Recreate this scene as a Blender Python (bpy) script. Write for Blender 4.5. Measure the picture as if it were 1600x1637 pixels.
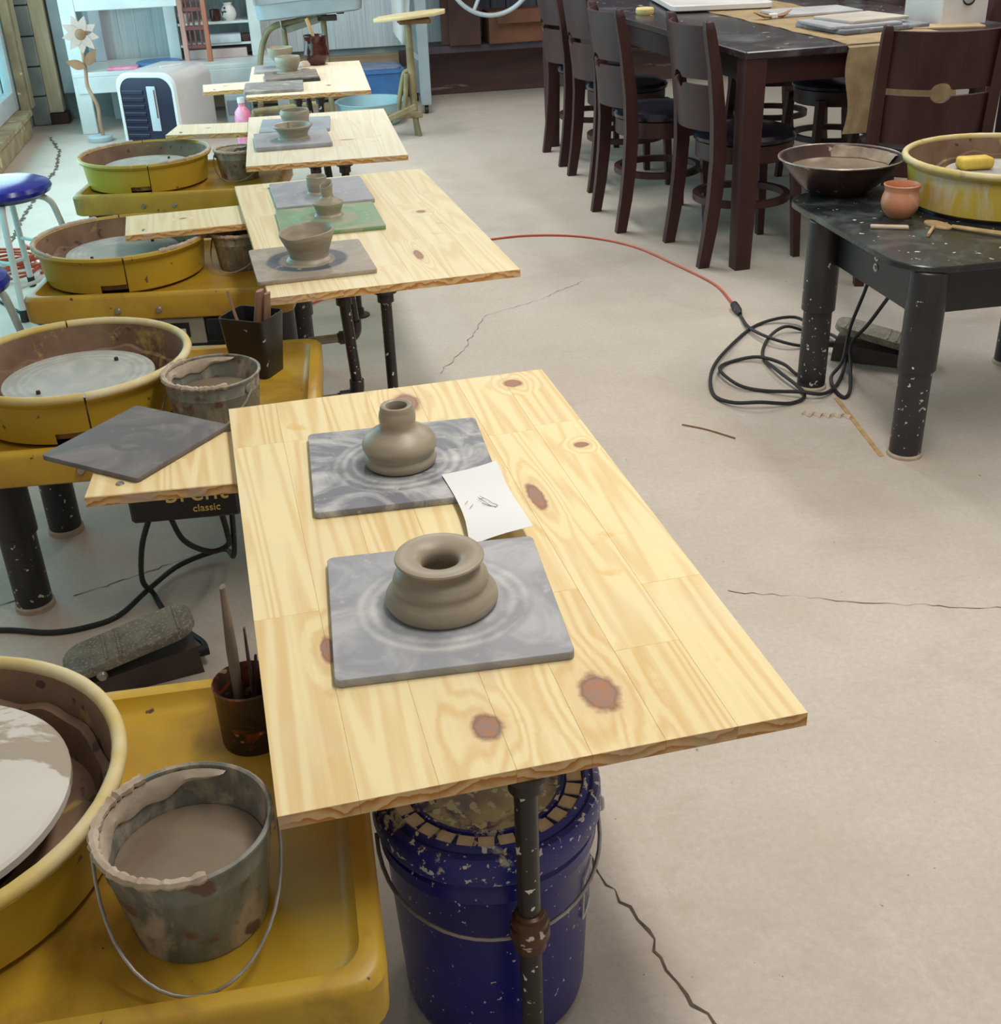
import bpy, bmesh, math, random
from mathutils import Vector, Matrix
random.seed(7)
R = math.radians
PI = math.pi
for o in list(bpy.data.objects):
    bpy.data.objects.remove(o, do_unlink=True)
scene = bpy.context.scene
COL = scene.collection

# ------------------------------------------------------------------ camera
cam_d = bpy.data.cameras.new('camera')
cam = bpy.data.objects.new('camera', cam_d)
COL.objects.link(cam)
cam_d.sensor_fit = 'HORIZONTAL'
cam_d.sensor_width = 36.0
cam_d.lens = 1880.0 / 1600.0 * 36.0
cam_d.clip_start = 0.02
PITCH, ROLL = R(28.6), R(-2.3)
fw = Vector((0, math.cos(PITCH), -math.sin(PITCH)))
up0 = Vector((0, math.sin(PITCH), math.cos(PITCH)))
rt0 = Vector((1, 0, 0))
rt = rt0 * math.cos(ROLL) + up0 * math.sin(ROLL)
up = up0 * math.cos(ROLL) - rt0 * math.sin(ROLL)
m3 = Matrix((rt, up, -fw)).transposed()
cam.matrix_world = Matrix.Translation((0, 0, 1.5)) @ m3.to_4x4()
scene.camera = cam

# ------------------------------------------------------------------ world, lamps, exposure
scene.view_settings.view_transform = 'Standard'
scene.view_settings.look = 'None'
scene.view_settings.gamma = 1.0
scene.view_settings.use_curve_mapping = False
scene.view_settings.exposure = 0.0
w = bpy.data.worlds.new('World')
scene.world = w
w.use_nodes = True
w.node_tree.nodes['Background'].inputs[0].default_value = (1.0, 0.965, 0.90, 1)
w.node_tree.nodes['Background'].inputs[1].default_value = 0.32
TH = R(10)
CA, SA = math.cos(TH), math.sin(TH)
def RB(a, b, z=0.0):
    """room frame (a along the back wall, b away from the viewer) to world"""
    return Vector((a * CA - b * SA, a * SA + b * CA, z))
def area(name, loc, rot, sx, sy, power, col):
    l = bpy.data.lights.new(name, 'AREA')
    l.shape = 'RECTANGLE'; l.size = sx; l.size_y = sy
    l.energy = power; l.color = col
    o = bpy.data.objects.new(name, l); COL.objects.link(o)
    o.location = loc; o.rotation_euler = rot
    return o
area('ceiling_tube_light', RB(0.95, 1.75, 2.9), (0, 0, TH), 0.4, 2.4, 56, (1.0, 0.96, 0.9))
area('ceiling_tube_light', RB(2.9, 4.8, 2.9), (0, 0, TH), 0.4, 2.4, 54, (1.0, 0.97, 0.93))
area('ceiling_tube_light', RB(0.8, 6.8, 2.9), (0, 0, TH), 0.4, 2.4, 58, (1.0, 0.98, 0.96))
area('window_daylight', RB(-1.52, 7.0, 1.25), (0, R(-90), TH), 1.9, 3.2, 58, (0.6, 0.87, 1.0))

# ------------------------------------------------------------------ helpers: materials
def lin(c):
    out = []
    for v in c[:3]:
        v = v / 255.0
        out.append(v / 12.92 if v <= 0.04045 else ((v + 0.055) / 1.055) ** 2.4)
    return (out[0], out[1], out[2], 1.0)

class NT:
    def __init__(self, name):
        self.m = bpy.data.materials.new(name)
        self.m.use_nodes = True
        self.t = self.m.node_tree
        self.b = self.t.nodes['Principled BSDF']
    def n(self, typ, **kw):
        nd = self.t.nodes.new(typ)
        for k, v in kw.items():
            setattr(nd, k, v)
        return nd
    def set(self, nd, key, v):
        if hasattr(v, 'is_output') or isinstance(v, bpy.types.NodeSocket):
            self.t.links.new(v, nd.inputs[key])
        else:
            nd.inputs[key].default_value = v
    def coords(self, kind='Object', obj=None, jitter=True, scale=(1, 1, 1)):
        tc = self.n('ShaderNodeTexCoord')
        if obj is not None:
            tc.object = obj
        v = tc.outputs[kind]
        if jitter:
            oi = self.n('ShaderNodeObjectInfo')
            mu = self.n('ShaderNodeVectorMath', operation='SCALE')
            self.t.links.new(oi.outputs['Location'], mu.inputs[0]); mu.inputs['Scale'].default_value = 3.7
            ad = self.n('ShaderNodeVectorMath', operation='ADD')
            self.t.links.new(v, ad.inputs[0]); self.t.links.new(mu.outputs[0], ad.inputs[1])
            v = ad.outputs[0]
        if scale != (1, 1, 1):
            ml = self.n('ShaderNodeVectorMath', operation='MULTIPLY')
            self.t.links.new(v, ml.inputs[0]); ml.inputs[1].default_value = scale
            v = ml.outputs[0]
        return v
    def noise(self, vec, scale, detail=4, rough=0.55, dist=0.0):
        nd = self.n('ShaderNodeTexNoise')
        self.set(nd, 'Vector', vec)
        nd.inputs['Scale'].default_value = scale
        nd.inputs['Detail'].default_value = detail
        nd.inputs['Roughness'].default_value = rough
        nd.inputs['Distortion'].default_value = dist
        return nd.outputs['Fac']
    def ramp(self, fac, lo, hi, a=0.0, b=1.0):
        nd = self.n('ShaderNodeMapRange')
        nd.clamp = True
        self.set(nd, 'Value', fac)
        nd.inputs['From Min'].default_value = lo; nd.inputs['From Max'].default_value = hi
        nd.inputs['To Min'].default_value = a; nd.inputs['To Max'].default_value = b
        return nd.outputs[0]
    def mix(self, fac, a, b):
        nd = self.n('ShaderNodeMix', data_type='RGBA')
        self.set(nd, 0, fac); self.set(nd, 6, a); self.set(nd, 7, b)
        return nd.outputs[2]
    def math(self, op, a, b=0.0, c=None):
        nd = self.n('ShaderNodeMath', operation=op)
        self.set(nd, 0, a); self.set(nd, 1, b)
        if c is not None:
            self.set(nd, 2, c)
        return nd.outputs[0]
    def bump(self, h, strength=0.3, dist=0.002):
        nd = self.n('ShaderNodeBump')
        nd.inputs['Strength'].default_value = strength
        nd.inputs['Distance'].default_value = dist
        self.set(nd, 'Height', h)
        self.t.links.new(nd.outputs[0], self.b.inputs['Normal'])
    def out(self, col, rough=0.5, metal=0.0, spec=None):
        self.set(self.b, 'Base Color', col)
        self.set(self.b, 'Roughness', rough)
        self.set(self.b, 'Metallic', metal)
        if spec is not None:
            self.b.inputs['Specular IOR Level'].default_value = spec
        return self.m

MATS = {}
def mottled(name, c1, c2=None, scale=8.0, c3=None, s3=30.0, t3=0.62, w3=0.03, c4=None, s4=6.0, t4=0.6, w4=0.08,
            rough=0.5, metal=0.0, bump=0.0, bscale=40.0, stretch=(1, 1, 1), spec=None):
    """two-tone mottle (c1,c2), small splatter spots (c3) and broad smears (c4)"""
    if name in MATS:
        return MATS[name]
    k = NT(name)
    v = k.coords()
    vs = v
    if stretch != (1, 1, 1):
        ml = k.n('ShaderNodeVectorMath', operation='MULTIPLY')
        k.t.links.new(v, ml.inputs[0]); ml.inputs[1].default_value = stretch
        vs = ml.outputs[0]
    col = lin(c1)
    if c2:
        col = k.mix(k.ramp(k.noise(vs, scale), 0.35, 0.65), lin(c1), lin(c2))
    if c4:
        f = k.ramp(k.noise(vs, s4, 6, 0.65, 0.6), t4, t4 + w4)
        col = k.mix(f, col, lin(c4))
    if c3:
        f = k.ramp(k.noise(v, s3, 2, 0.5), t3, t3 + w3)
        col = k.mix(f, col, lin(c3))
    if bump:
        k.bump(k.noise(v, bscale, 5), bump)
    MATS[name] = k.out(col, rough, metal, spec)
    return MATS[name]

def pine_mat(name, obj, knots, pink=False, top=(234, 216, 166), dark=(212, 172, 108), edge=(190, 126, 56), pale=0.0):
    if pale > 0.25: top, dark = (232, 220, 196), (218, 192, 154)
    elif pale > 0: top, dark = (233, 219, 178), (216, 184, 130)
    k = NT(name)
    v = k.coords('Object', obj, jitter=False)
    oi = k.n('ShaderNodeObjectInfo')
    rnd = oi.outputs['Random']
    sep = k.n('ShaderNodeSeparateXYZ'); k.set(sep, 0, v)
    x, y, z = sep.outputs
    # knots bend the grain
    knot_f = None
    warp = None
    for (kx, ky, rx, ry) in knots:
        dx = k.math('DIVIDE', k.math('SUBTRACT', x, kx), rx)
        dy = k.math('DIVIDE', k.math('SUBTRACT', y, ky), ry)
        d = k.math('SQRT', k.math('ADD', k.math('MULTIPLY', dx, dx), k.math('MULTIPLY', dy, dy)))
        wob = k.math('MULTIPLY', k.math('SUBTRACT', k.noise(v, 60, 3), 0.5), 0.55)
        d = k.math('ADD', d, wob)
        f = k.ramp(d, 0.75, 1.1, 1.0, 0.0)
        g = k.ramp(d, 0.9, 3.2, 1.0, 0.0)
        rim_ = k.math('MULTIPLY', k.ramp(d, 0.62, 0.85), f)
        knot_r = rim_ if knot_f is None else k.math('MAXIMUM', knot_r, rim_)
        knot_f = f if knot_f is None else k.math('MAXIMUM', knot_f, f)
        warp = g if warp is None else k.math('MAXIMUM', warp, g)
    # grain: rings of a tree running along y, each stave with its own heart
    off = k.math('MULTIPLY', rnd, 31.7)
    comb = k.n('ShaderNodeCombineXYZ')
    xs = k.math('ADD', x, off)
    k.set(comb, 0, k.math('MULTIPLY', xs, 1.0)); k.set(comb, 1, k.math('MULTIPLY', y, 0.045)); k.set(comb, 2, k.math('ADD', z, off))
    n1 = k.noise(comb.outputs[0], 9.0, 2, 0.45)
    ph = k.math('MULTIPLY', n1, 15.0)
    if warp is not None:
        ph = k.math('ADD', ph, k.math('MULTIPLY', warp, 1.6))
    ring = k.math('SINE', k.math('MULTIPLY', k.math('ADD', ph, k.math('MULTIPLY', k.noise(v, 40, 2), 0.12)), 6.2832))
    ringf = k.ramp(ring, -0.5, 1.0)
    fine = k.n('ShaderNodeCombineXYZ')
    k.set(fine, 0, xs); k.set(fine, 1, k.math('MULTIPLY', y, 0.03)); k.set(fine, 2, z)
    fib = k.noise(fine.outputs[0], 160, 2)
    tone = k.math('ADD', k.math('MULTIPLY', ringf, 0.5), k.math('MULTIPLY', k.ramp(fib, 0.3, 0.7), 0.2))
    tone = k.math('ADD', tone, k.math('MULTIPLY', k.math('SUBTRACT', rnd, 0.5), 0.35))
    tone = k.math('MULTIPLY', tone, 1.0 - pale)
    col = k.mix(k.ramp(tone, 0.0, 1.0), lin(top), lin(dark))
    # dried clay wash and orange varnish drips
    wash = k.ramp(k.noise(v, 7, 5, 0.6), 0.50, 0.78, 0.0, 0.5)
    col = k.mix(wash, col, lin((226, 208, 178)))
    drip = k.ramp(k.noise(v, 13, 3, 0.5), 0.68, 0.74, 0.0, 0.5)
    col = k.mix(drip, col, lin((222, 170, 70)))
    # sawn edges: darker end grain with rings
    geo = k.n('ShaderNodeNewGeometry')
    vt = k.n('ShaderNodeVectorTransform', vector_type='NORMAL', convert_from='WORLD', convert_to='OBJECT')
    k.set(vt, 0, geo.outputs['True Normal'])
    sn = k.n('ShaderNodeSeparateXYZ'); k.set(sn, 0, vt.outputs[0])
    side = k.ramp(k.math('ABSOLUTE', sn.outputs[2]), 0.4, 0.8, 1.0, 0.0)
    dxr = k.math('SUBTRACT', k.math('FRACT', k.math('MULTIPLY', xs, 5.3)), 0.5)
    er = k.math('SQRT', k.math('ADD', k.math('MULTIPLY', dxr, k.math('MULTIPLY', dxr, 0.08)), k.math('POWER', k.math('ADD', z, 0.03), 2.0)))
    erf = k.math('FRACT', k.math('ADD', k.math('MULTIPLY', er, 70.0), k.math('MULTIPLY', k.noise(v, 18, 3), 3.0)))
    ecol = k.mix(k.ramp(erf, 0.3, 0.9), lin((226, 190, 136)), lin(edge))
    ecol = k.mix(k.ramp(k.noise(v, 9, 4), 0.55, 0.68, 0.0, 0.8), ecol, lin((196, 172, 150)))
    col = k.mix(side, col, ecol)
    if knot_f is not None:
        kc = k.mix(k.ramp(k.noise(v, 55, 4), 0.35, 0.65), lin((170, 118, 84)), lin((150, 122, 108)))
        kc = k.mix(k.math('MULTIPLY', knot_r, 0.75), kc, lin((112, 78, 62)))
        halo = k.ramp(warp, 0.55, 1.0, 0.0, 0.45)
        col = k.mix(halo, col, lin((214, 176, 128)))
        col = k.mix(k.math('MULTIPLY', knot_f, k.ramp(k.math('ABSOLUTE', sn.outputs[2]), 0.4, 0.8)), col, kc)
    k.bump(ringf, 0.06, 0.001)
    return k.out(col, 0.55, 0.0, 0.35)

def bat_mat(name, c1, c2, c3, ring_at=(0, 0), ring_r=0.12, wet=False, rough=0.5):
    k = NT(name)
    v = k.coords(jitter=False)
    vj = k.coords()
    sep = k.n('ShaderNodeSeparateXYZ'); k.set(sep, 0, v)
    dx = k.math('SUBTRACT', sep.outputs[0], ring_at[0]); dy = k.math('SUBTRACT', sep.outputs[1], ring_at[1])
    d = k.math('SQRT', k.math('ADD', k.math('MULTIPLY', dx, dx), k.math('MULTIPLY', dy, dy)))
    dn = k.math('ADD', d, k.math('MULTIPLY', k.math('SUBTRACT', k.noise(vj, 4, 2), 0.5), 0.03))
    rings = k.math('SINE', k.math('MULTIPLY', dn, 340.0))
    ringn = k.ramp(k.math('ADD', k.math('MULTIPLY', rings, 0.075), k.noise(vj, 16, 5)), 0.42, 0.78)
    inner = k.ramp(dn, ring_r * 0.94, ring_r * 1.03, 1.0, 0.0)
    hole = k.ramp(dn, ring_r * 0.62, ring_r * 0.72, 0.0, 1.0)
    sm = k.ramp(k.noise(vj, 6.5, 6, 0.6, 2.2), 0.44, 0.66)
    col = k.mix(sm, lin(c1), lin(c2))
    rc = lin(c3) if wet else k.mix(ringn, lin(c1), lin(c3))
    col = k.mix(k.math('MULTIPLY', inner, hole), col, rc)
    fl = k.ramp(k.noise(vj, 38, 4, 0.6), 0.62, 0.70, 0.0, 0.7)
    col = k.mix(fl, col, lin(c2))
    k.bump(k.noise(vj, 30, 4), 0.15, 0.001)
    return k.out(col, k.ramp(sm, 0, 1, rough, rough + 0.15))

def emit_mat(name, col, s):
    k = NT(name)
    k.b.inputs['Base Color'].default_value = lin(col)
    k.b.inputs['Emission Color'].default_value = lin(col)
    k.b.inputs['Emission Strength'].default_value = s
    return k.m

# ------------------------------------------------------------------ helpers: meshes
def fin(bm, smooth=True, ang=38):
    bmesh.ops.recalc_face_normals(bm, faces=bm.faces)
    me = bpy.data.meshes.new('mesh')
    bm.to_mesh(me); bm.free()
    if smooth:
        me.polygons.foreach_set('use_smooth', [True] * len(me.polygons))
        me.set_sharp_from_angle(angle=R(ang))
    me.update()
    return me
def box_into(bm, sx, sy, sz, c=(0, 0, 0), rot=None):
    mtx = Matrix.Translation(c)
    if rot is not None:
        mtx = mtx @ (rot if isinstance(rot, Matrix) else Matrix.Rotation(rot, 4, 'Z'))
    mtx = mtx @ Matrix.Diagonal((sx, sy, sz, 1))
    return bmesh.ops.create_cube(bm, size=1.0, matrix=mtx)['verts']
def box(sx, sy, sz, c=(0, 0, 0), bev=0.0, seg=1, rot=None):
    bm = bmesh.new()
    box_into(bm, sx, sy, sz, c, rot)
    if bev:
        bmesh.ops.bevel(bm, geom=list(bm.edges), offset=bev, segments=seg, affect='EDGES', profile=0.5)
    return fin(bm, ang=28 if seg < 2 else 40)
def boxes(lst, bev=0.0):
    bm = bmesh.new()
    for b in lst:
        box_into(bm, *b)
    if bev:
        bmesh.ops.bevel(bm, geom=list(bm.edges), offset=bev, segments=1, affect='EDGES')
    return fin(bm, ang=28)
def lathe(prof, seg=40, a0=0.0, a1=2 * PI, fn=None, cap=True):
    """revolve (r,z) profile about z; fn(ang, i, r, z) may bend r, z"""
    bm = bmesh.new()
    full = abs(a1 - a0 - 2 * PI) < 1e-6
    n = seg if full else seg + 1
    rows = []
    for i, (r, z) in enumerate(prof):
        if r < 1e-6:
            rows.append([bm.verts.new((0, 0, z))]); continue
        row = []
        for j in range(n):
            a = a0 + (a1 - a0) * j / seg
            rr, zz = (r, z) if fn is None else fn(a, i, r, z)
            row.append(bm.verts.new((rr * math.cos(a), rr * math.sin(a), zz)))
        rows.append(row)
    for i in range(len(rows) - 1):
        p, q = rows[i], rows[i + 1]
        m = seg
        for j in range(m):
            j2 = (j + 1) % n if full else j + 1
            try:
                if len(p) == 1 and len(q) == 1: continue
                if len(p) == 1: bm.faces.new((p[0], q[j], q[j2]))
                elif len(q) == 1: bm.faces.new((p[j], p[j2], q[0]))
                else: bm.faces.new((p[j], p[j2], q[j2], q[j]))
            except ValueError:
                pass
    if not full and cap:
        for e in (0, seg):
            vs = [r[e] for r in rows if len(r) > 1]
            if len(vs) > 2:
                try: bm.faces.new(vs)
                except ValueError: pass
    return fin(bm)
def smooth_pts(pts, sub=6, closed=False):
    pts = [Vector(p) for p in pts]
    if len(pts) < 3: return pts
    out = []
    n = len(pts)
    rng = range(n if closed else n - 1)
    for i in rng:
        p0 = pts[(i - 1) % n] if closed or i > 0 else pts[0] * 2 - pts[1]
        p1 = pts[i]; p2 = pts[(i + 1) % n]
        p3 = pts[(i + 2) % n] if closed or i + 2 < n else p2 * 2 - p1
        for s in range(sub):
            t = s / sub
            out.append(0.5 * ((2 * p1) + (p2 - p0) * t + (2 * p0 - 5 * p1 + 4 * p2 - p3) * t * t + (3 * p1 - p0 - 3 * p2 + p3) * t ** 3))
    if not closed: out.append(pts[-1])
    return out
def tube_into(bm, pts, r, seg=10, closed=False, cap=True, flat=1.0):
    pts = [Vector(p) for p in pts]
    n = len(pts)
    rings = []
    prev = None
    for i, p in enumerate(pts):
        if closed: t = pts[(i + 1) % n] - pts[i - 1]
        else: t = pts[min(i + 1, n - 1)] - pts[max(i - 1, 0)]
        t.normalize()
        if prev is None:
            ref = Vector((0, 0, 1)) if abs(t.z) < 0.9 else Vector((1, 0, 0))
            nx = t.cross(ref).normalized()
        else:
            nx = (prev - t * prev.dot(t))
            nx = nx.normalized() if nx.length > 1e-6 else t.orthogonal().normalized()
        prev = nx
        ny = t.cross(nx)
        rr = r[i] if isinstance(r, (list, tuple)) else r
        rings.append([bm.verts.new(p + (nx * math.cos(2 * PI * k / seg) + ny * math.sin(2 * PI * k / seg) * flat) * rr) for k in range(seg)])
    m = n if closed else n - 1
    for i in range(m):
        a, b = rings[i], rings[(i + 1) % n]
        for k in range(seg):
            bm.faces.new((a[k], a[(k + 1) % seg], b[(k + 1) % seg], b[k]))
    if cap and not closed:
        bm.faces.new(rings[0]); bm.faces.new(rings[-1])
def tube(pts, r, seg=10, closed=False, sub=0, flat=1.0):
    bm = bmesh.new()
    if sub:
        n0 = len(pts)
        pts = smooth_pts(pts, sub, closed)
        if isinstance(r, (list, tuple)):
            m = len(pts)
            rr = []
            for i in range(m):
                f = i / (m - 1) * (n0 - 1); j = min(int(f), n0 - 2)
                rr.append(r[j] + (r[j + 1] - r[j]) * (f - j))
            r = rr
    tube_into(bm, pts, r, seg, closed, True, flat)
    return fin(bm)
def cyl(r, z0, z1, seg=24, c=(0, 0), bev=0.0):
    pr = [(0, z0), (r, z0), (r, z1), (0, z1)] if not bev else [(0, z0), (r - bev, z0), (r, z0 + bev), (r, z1 - bev), (r - bev, z1), (0, z1)]
    me = lathe(pr, seg)
    if c != (0, 0): me.transform(Matrix.Translation((c[0], c[1], 0)))
    return me
def rrect(w, d, r, n=6, cx=0.0, cy=0.0):
    pts = []
    for sx, sy, a in ((1, 1, 0), (-1, 1, 90), (-1, -1, 180), (1, -1, 270)):
        for i in range(n + 1):
            t = R(a + 90.0 * i / n)
            pts.append((cx + sx * (w / 2 - r) + r * math.cos(t), cy + sy * (d / 2 - r) + r * math.sin(t)))
    return pts
def loft(loops, cap0=True, cap1=True, ang=38):
    """stack of same-length closed loops of 3D points"""
    bm = bmesh.new()
    rows = [[bm.verts.new(p) for p in lp] for lp in loops]
    n = len(rows[0])
    for a, b in zip(rows, rows[1:]):
        for i in range(n):
            bm.faces.new((a[i], a[(i + 1) % n], b[(i + 1) % n], b[i]))
    if cap0: bm.faces.new(rows[0])
    if cap1: bm.faces.new(rows[-1])
    return fin(bm, ang=ang)
def prism(outline, z0, z1, bev=0.0):
    if bev:
        cx = sum(p[0] for p in outline) / len(outline); cy = sum(p[1] for p in outline) / len(outline)
        def ins(o):
            out = []
            for x, y in o:
                dx, dy = x - cx, y - cy
                l = math.hypot(dx, dy) or 1
                out.append((x - dx / l * bev, y - dy / l * bev))
            return out
        i = ins(outline)
        return loft([[(x, y, z0) for x, y in i], [(x, y, z0 + bev) for x, y in outline], [(x, y, z1 - bev) for x, y in outline], [(x, y, z1) for x, y in i]])
    return loft([[(x, y, z0) for x, y in outline], [(x, y, z1) for x, y in outline]])
def grid_sheet(pts_fn, nu, nv, thick=0.0):
    bm = bmesh.new()
    g = [[bm.verts.new(pts_fn(i / nu, j / nv)) for j in range(nv + 1)] for i in range(nu + 1)]
    for i in range(nu):
        for j in range(nv):
            bm.faces.new((g[i][j], g[i + 1][j], g[i + 1][j + 1], g[i][j + 1]))
    if thick:
        bmesh.ops.recalc_face_normals(bm, faces=bm.faces)
        bmesh.ops.solidify(bm, geom=list(bm.faces), thickness=thick)
    return fin(bm)
def text_mesh(s, size, extrude=0.0008):
    cu = bpy.data.curves.new('txt', 'FONT')
    cu.body = s; cu.size = size; cu.extrude = extrude
    o = bpy.data.objects.new('txt', cu); COL.objects.link(o)
    dg = bpy.context.evaluated_depsgraph_get()
    me = bpy.data.meshes.new_from_object(o.evaluated_get(dg))
    bpy.data.objects.remove(o, do_unlink=True)
    return me

# ------------------------------------------------------------------ helpers: objects
def thing(name, label, cat, loc=(0, 0, 0), rz=0.0, group=None):
    o = bpy.data.objects.new(name, None)
    COL.objects.link(o)
    o.empty_display_size = 0.05
    o.location = loc; o.rotation_euler = (0, 0, rz)
    o['label'] = label; o['category'] = cat
    if group: o['group'] = group
    return o
def part(name, me, mat, parent, loc=(0, 0, 0), rot=(0, 0, 0), label=None):
    o = bpy.data.objects.new(name, me)
    COL.objects.link(o)
    if mat is not None and len(me.materials) == 0: me.materials.append(mat)
    o.parent = parent
    o.location = loc; o.rotation_euler = rot
    if label: o['label'] = label
    return o
def single(name, me, mat, label, cat, loc=(0, 0, 0), rot=(0, 0, 0), group=None):
    o = part(name, me, mat, None, loc, rot)
    o['label'] = label; o['category'] = cat
    if group: o['group'] = group
    return o
def struct(name, me, mat, loc=(0, 0, 0), rot=(0, 0, 0), parent=None):
    o = part(name, me, mat, parent, loc, rot)
    if parent is None: o['kind'] = 'structure'
    return o
def dup(root, loc, rz, label=None):
    r = root.copy(); COL.objects.link(r)
    r.location = loc; r.rotation_euler = (0, 0, rz)
    if label: r['label'] = label
    for ch in list(root.children):
        c = ch.copy(); COL.objects.link(c); c.parent = r
        for g in list(ch.children):
            d = g.copy(); COL.objects.link(d); d.parent = c
    return r

# ------------------------------------------------------------------ materials
CLAY = mottled('wet_clay', (162, 150, 130), (146, 134, 114), 14, rough=0.42, bump=0.08, bscale=60, stretch=(1, 1, 6))
CLAYSLIP = mottled('slip', (138, 122, 104), (118, 102, 86), 6, rough=0.14)
DRYCLAY = mottled('dry_clay', (196, 180, 160), (168, 148, 128), 18, rough=0.85, bump=0.6, bscale=70)
YELLOW = mottled('yellow_plastic', (192, 158, 44), (178, 146, 44), 5, c4=(206, 192, 158), s4=7, t4=0.63, w4=0.1, c3=(110, 84, 60), s3=34, t3=0.71, rough=0.45)
YDECK = mottled('yellow_deck', (196, 158, 44), (168, 126, 42), 4, c4=(128, 90, 48), s4=4.5, t4=0.52, w4=0.22, c3=(92, 66, 48), s3=40, t3=0.72, rough=0.42)
YRIM = mottled('rim_clay', (216, 202, 160), (200, 172, 84), 9, c4=(180, 156, 130), s4=12, t4=0.6, rough=0.6, bump=0.3)
PANIN = mottled('pan_inside', (150, 122, 96), (112, 84, 66), 6, c4=(190, 160, 80), s4=6, t4=0.6, c3=(84, 62, 52), s3=30, t3=0.66, rough=0.6, bump=0.5, bscale=45)
HEAD = None
def head_mat(name, c1, c2, c3):
    return bat_mat(name, c1, c2, c3, (0, 0), 0.17, rough=0.4)
HEADG = head_mat('wheel_head_grey', (160, 160, 152), (184, 180, 170), (196, 194, 186))
HEADW = head_mat('wheel_head_slip', (206, 198, 186), (178, 162, 144), (222, 218, 208))
BLACK = mottled('black_paint', (34, 32, 34), (44, 42, 44), 6, c3=(206, 200, 190), s3=48, t3=0.715, w3=0.02, rough=0.4)
BLACKS = mottled('black_paint_splashed', (34, 32, 34), (46, 44, 46), 6, c3=(196, 192, 186), s3=62, t3=0.66, w3=0.03, rough=0.4)
PIPE = mottled('black_pipe', (34, 29, 30), (46, 36, 34), 9, c3=(226, 220, 208), s3=75, t3=0.655, w3=0.02, rough=0.35)
BRASSY = mottled('pipe_union', (104, 72, 50), (66, 46, 40), 20, c3=(214, 198, 176), s3=60, t3=0.66, rough=0.35, metal=0.5)
STEEL = mottled('galvanised_pipe', (176, 170, 160), (140, 130, 118), 16, rough=0.35, metal=0.7)
GALV = mottled('galvanised_bucket', (138, 138, 126), (100, 104, 96), 16, c4=(176, 162, 142), s4=16, t4=0.5, w4=0.14, c3=(112, 86, 70), s3=26, t3=0.6, w3=0.08, rough=0.55, metal=0.15, stretch=(1, 1, 0.5))
WIRE = mottled('wire', (190, 184, 176), (150, 142, 134), 20, rough=0.4, metal=0.6)
BLUEP = mottled('blue_pail', (30, 30, 126), (26, 24, 104), 6, c3=(206, 206, 208), s3=105, t3=0.695, w3=0.02, rough=0.3)
BLUELID = mottled('blue_lid', (38, 44, 138), (30, 30, 110), 8, c3=(214, 212, 206), s3=90, t3=0.62, w3=0.03, c4=(190, 184, 172), s4=22, t4=0.6, w4=0.05, rough=0.4)
LIDTOP = mottled('pail_lid_top', (190, 186, 150), (130, 122, 140), 16, c3=(206, 202, 184), s3=70, t3=0.58, c4=(84, 76, 112), s4=18, t4=0.52, w4=0.1, rough=0.5)
CELL = mottled('lid_cell', (222, 208, 188), (186, 166, 144), 20, rough=0.7)
DARKW = mottled('dark_wood', (68, 38, 35), (54, 30, 30), 5, rough=0.46, spec=0.35, stretch=(3, 3, 0.6))
DARKT = mottled('dark_tabletop', (56, 44, 46), (44, 36, 40), 4, c4=(112, 106, 110), s4=4, t4=0.52, w4=0.25, c3=(176, 170, 166), s3=24, t3=0.70, rough=0.25)
VINYL = mottled('black_vinyl', (26, 24, 34), (30, 28, 40), 6, rough=0.22)
BLUEV = mottled('blue_vinyl', (26, 38, 150), (22, 30, 130), 4, rough=0.2)
WHITEP = mottled('white_paint', (214, 218, 214), (200, 206, 204), 8, rough=0.5)
WHITEPL = mottled('white_plastic', (214, 212, 208), (204, 200, 198), 5, rough=0.4)
WOOD = mottled('plain_wood', (200, 170, 122), (176, 140, 96), 6, rough=0.6, stretch=(6, 6, 0.5))
POSTW = mottled('post_wood', (206, 198, 170), (190, 176, 144), 6, c3=(130, 110, 88), s3=16, t3=0.74, rough=0.7, stretch=(5, 5, 0.4))
REDW = mottled('red_wood', (122, 62, 50), (90, 44, 40), 6, rough=0.4, stretch=(4, 4, 0.6))
OLIVE = mottled('olive_tube', (150, 140, 104), (122, 108, 74), 8, c4=(120, 80, 48), s4=9, t4=0.6, rough=0.5)
GREYP = mottled('grey_paint', (160, 172, 176), (146, 158, 164), 6, rough=0.5)
LGREY = mottled('light_grey', (186, 194, 198), (170, 180, 186), 6, rough=0.45)
RUBBER = mottled('black_rubber', (30, 29, 30), (40, 38, 38), 12, c3=(120, 112, 102), s3=50, t3=0.7, rough=0.6)
ORANGE = mottled('orange_cord', (206, 92, 56), (186, 80, 52), 10, rough=0.5)
PEDAL = mottled('cast_pedal', (150, 144, 128), (122, 116, 104), 26, c3=(172, 166, 150), s3=160, t3=0.58, rough=0.6, metal=0.2, bump=0.5, bscale=110)
PEDALD = mottled('pedal_base', (82, 66, 58), (62, 52, 48), 14, rough=0.6)
PAPER = mottled('paper', (228, 228, 226), None, rough=0.8)
TERRA = mottled('terracotta', (204, 140, 106), (188, 118, 86), 12, c4=(210, 160, 130), s4=7, t4=0.58, rough=0.4)
BROWNG = mottled('brown_glaze', (78, 34, 24), (50, 26, 24), 10, rough=0.12)
BOWLW = mottled('bowl_outside', (84, 58, 50), (60, 46, 44), 9, c3=(170, 156, 144), s3=26, t3=0.68, rough=0.3, metal=0.3)
SPONGE = mottled('sponge', (226, 196, 92), (206, 172, 72), 20, rough=0.9, bump=0.6, bscale=120)
CARD = mottled('cardboard', (124, 80, 56), (106, 68, 50), 4, rough=0.8)
CARDD = mottled('dark_cardboard', (84, 56, 48), (70, 48, 44), 4, rough=0.8)
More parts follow.
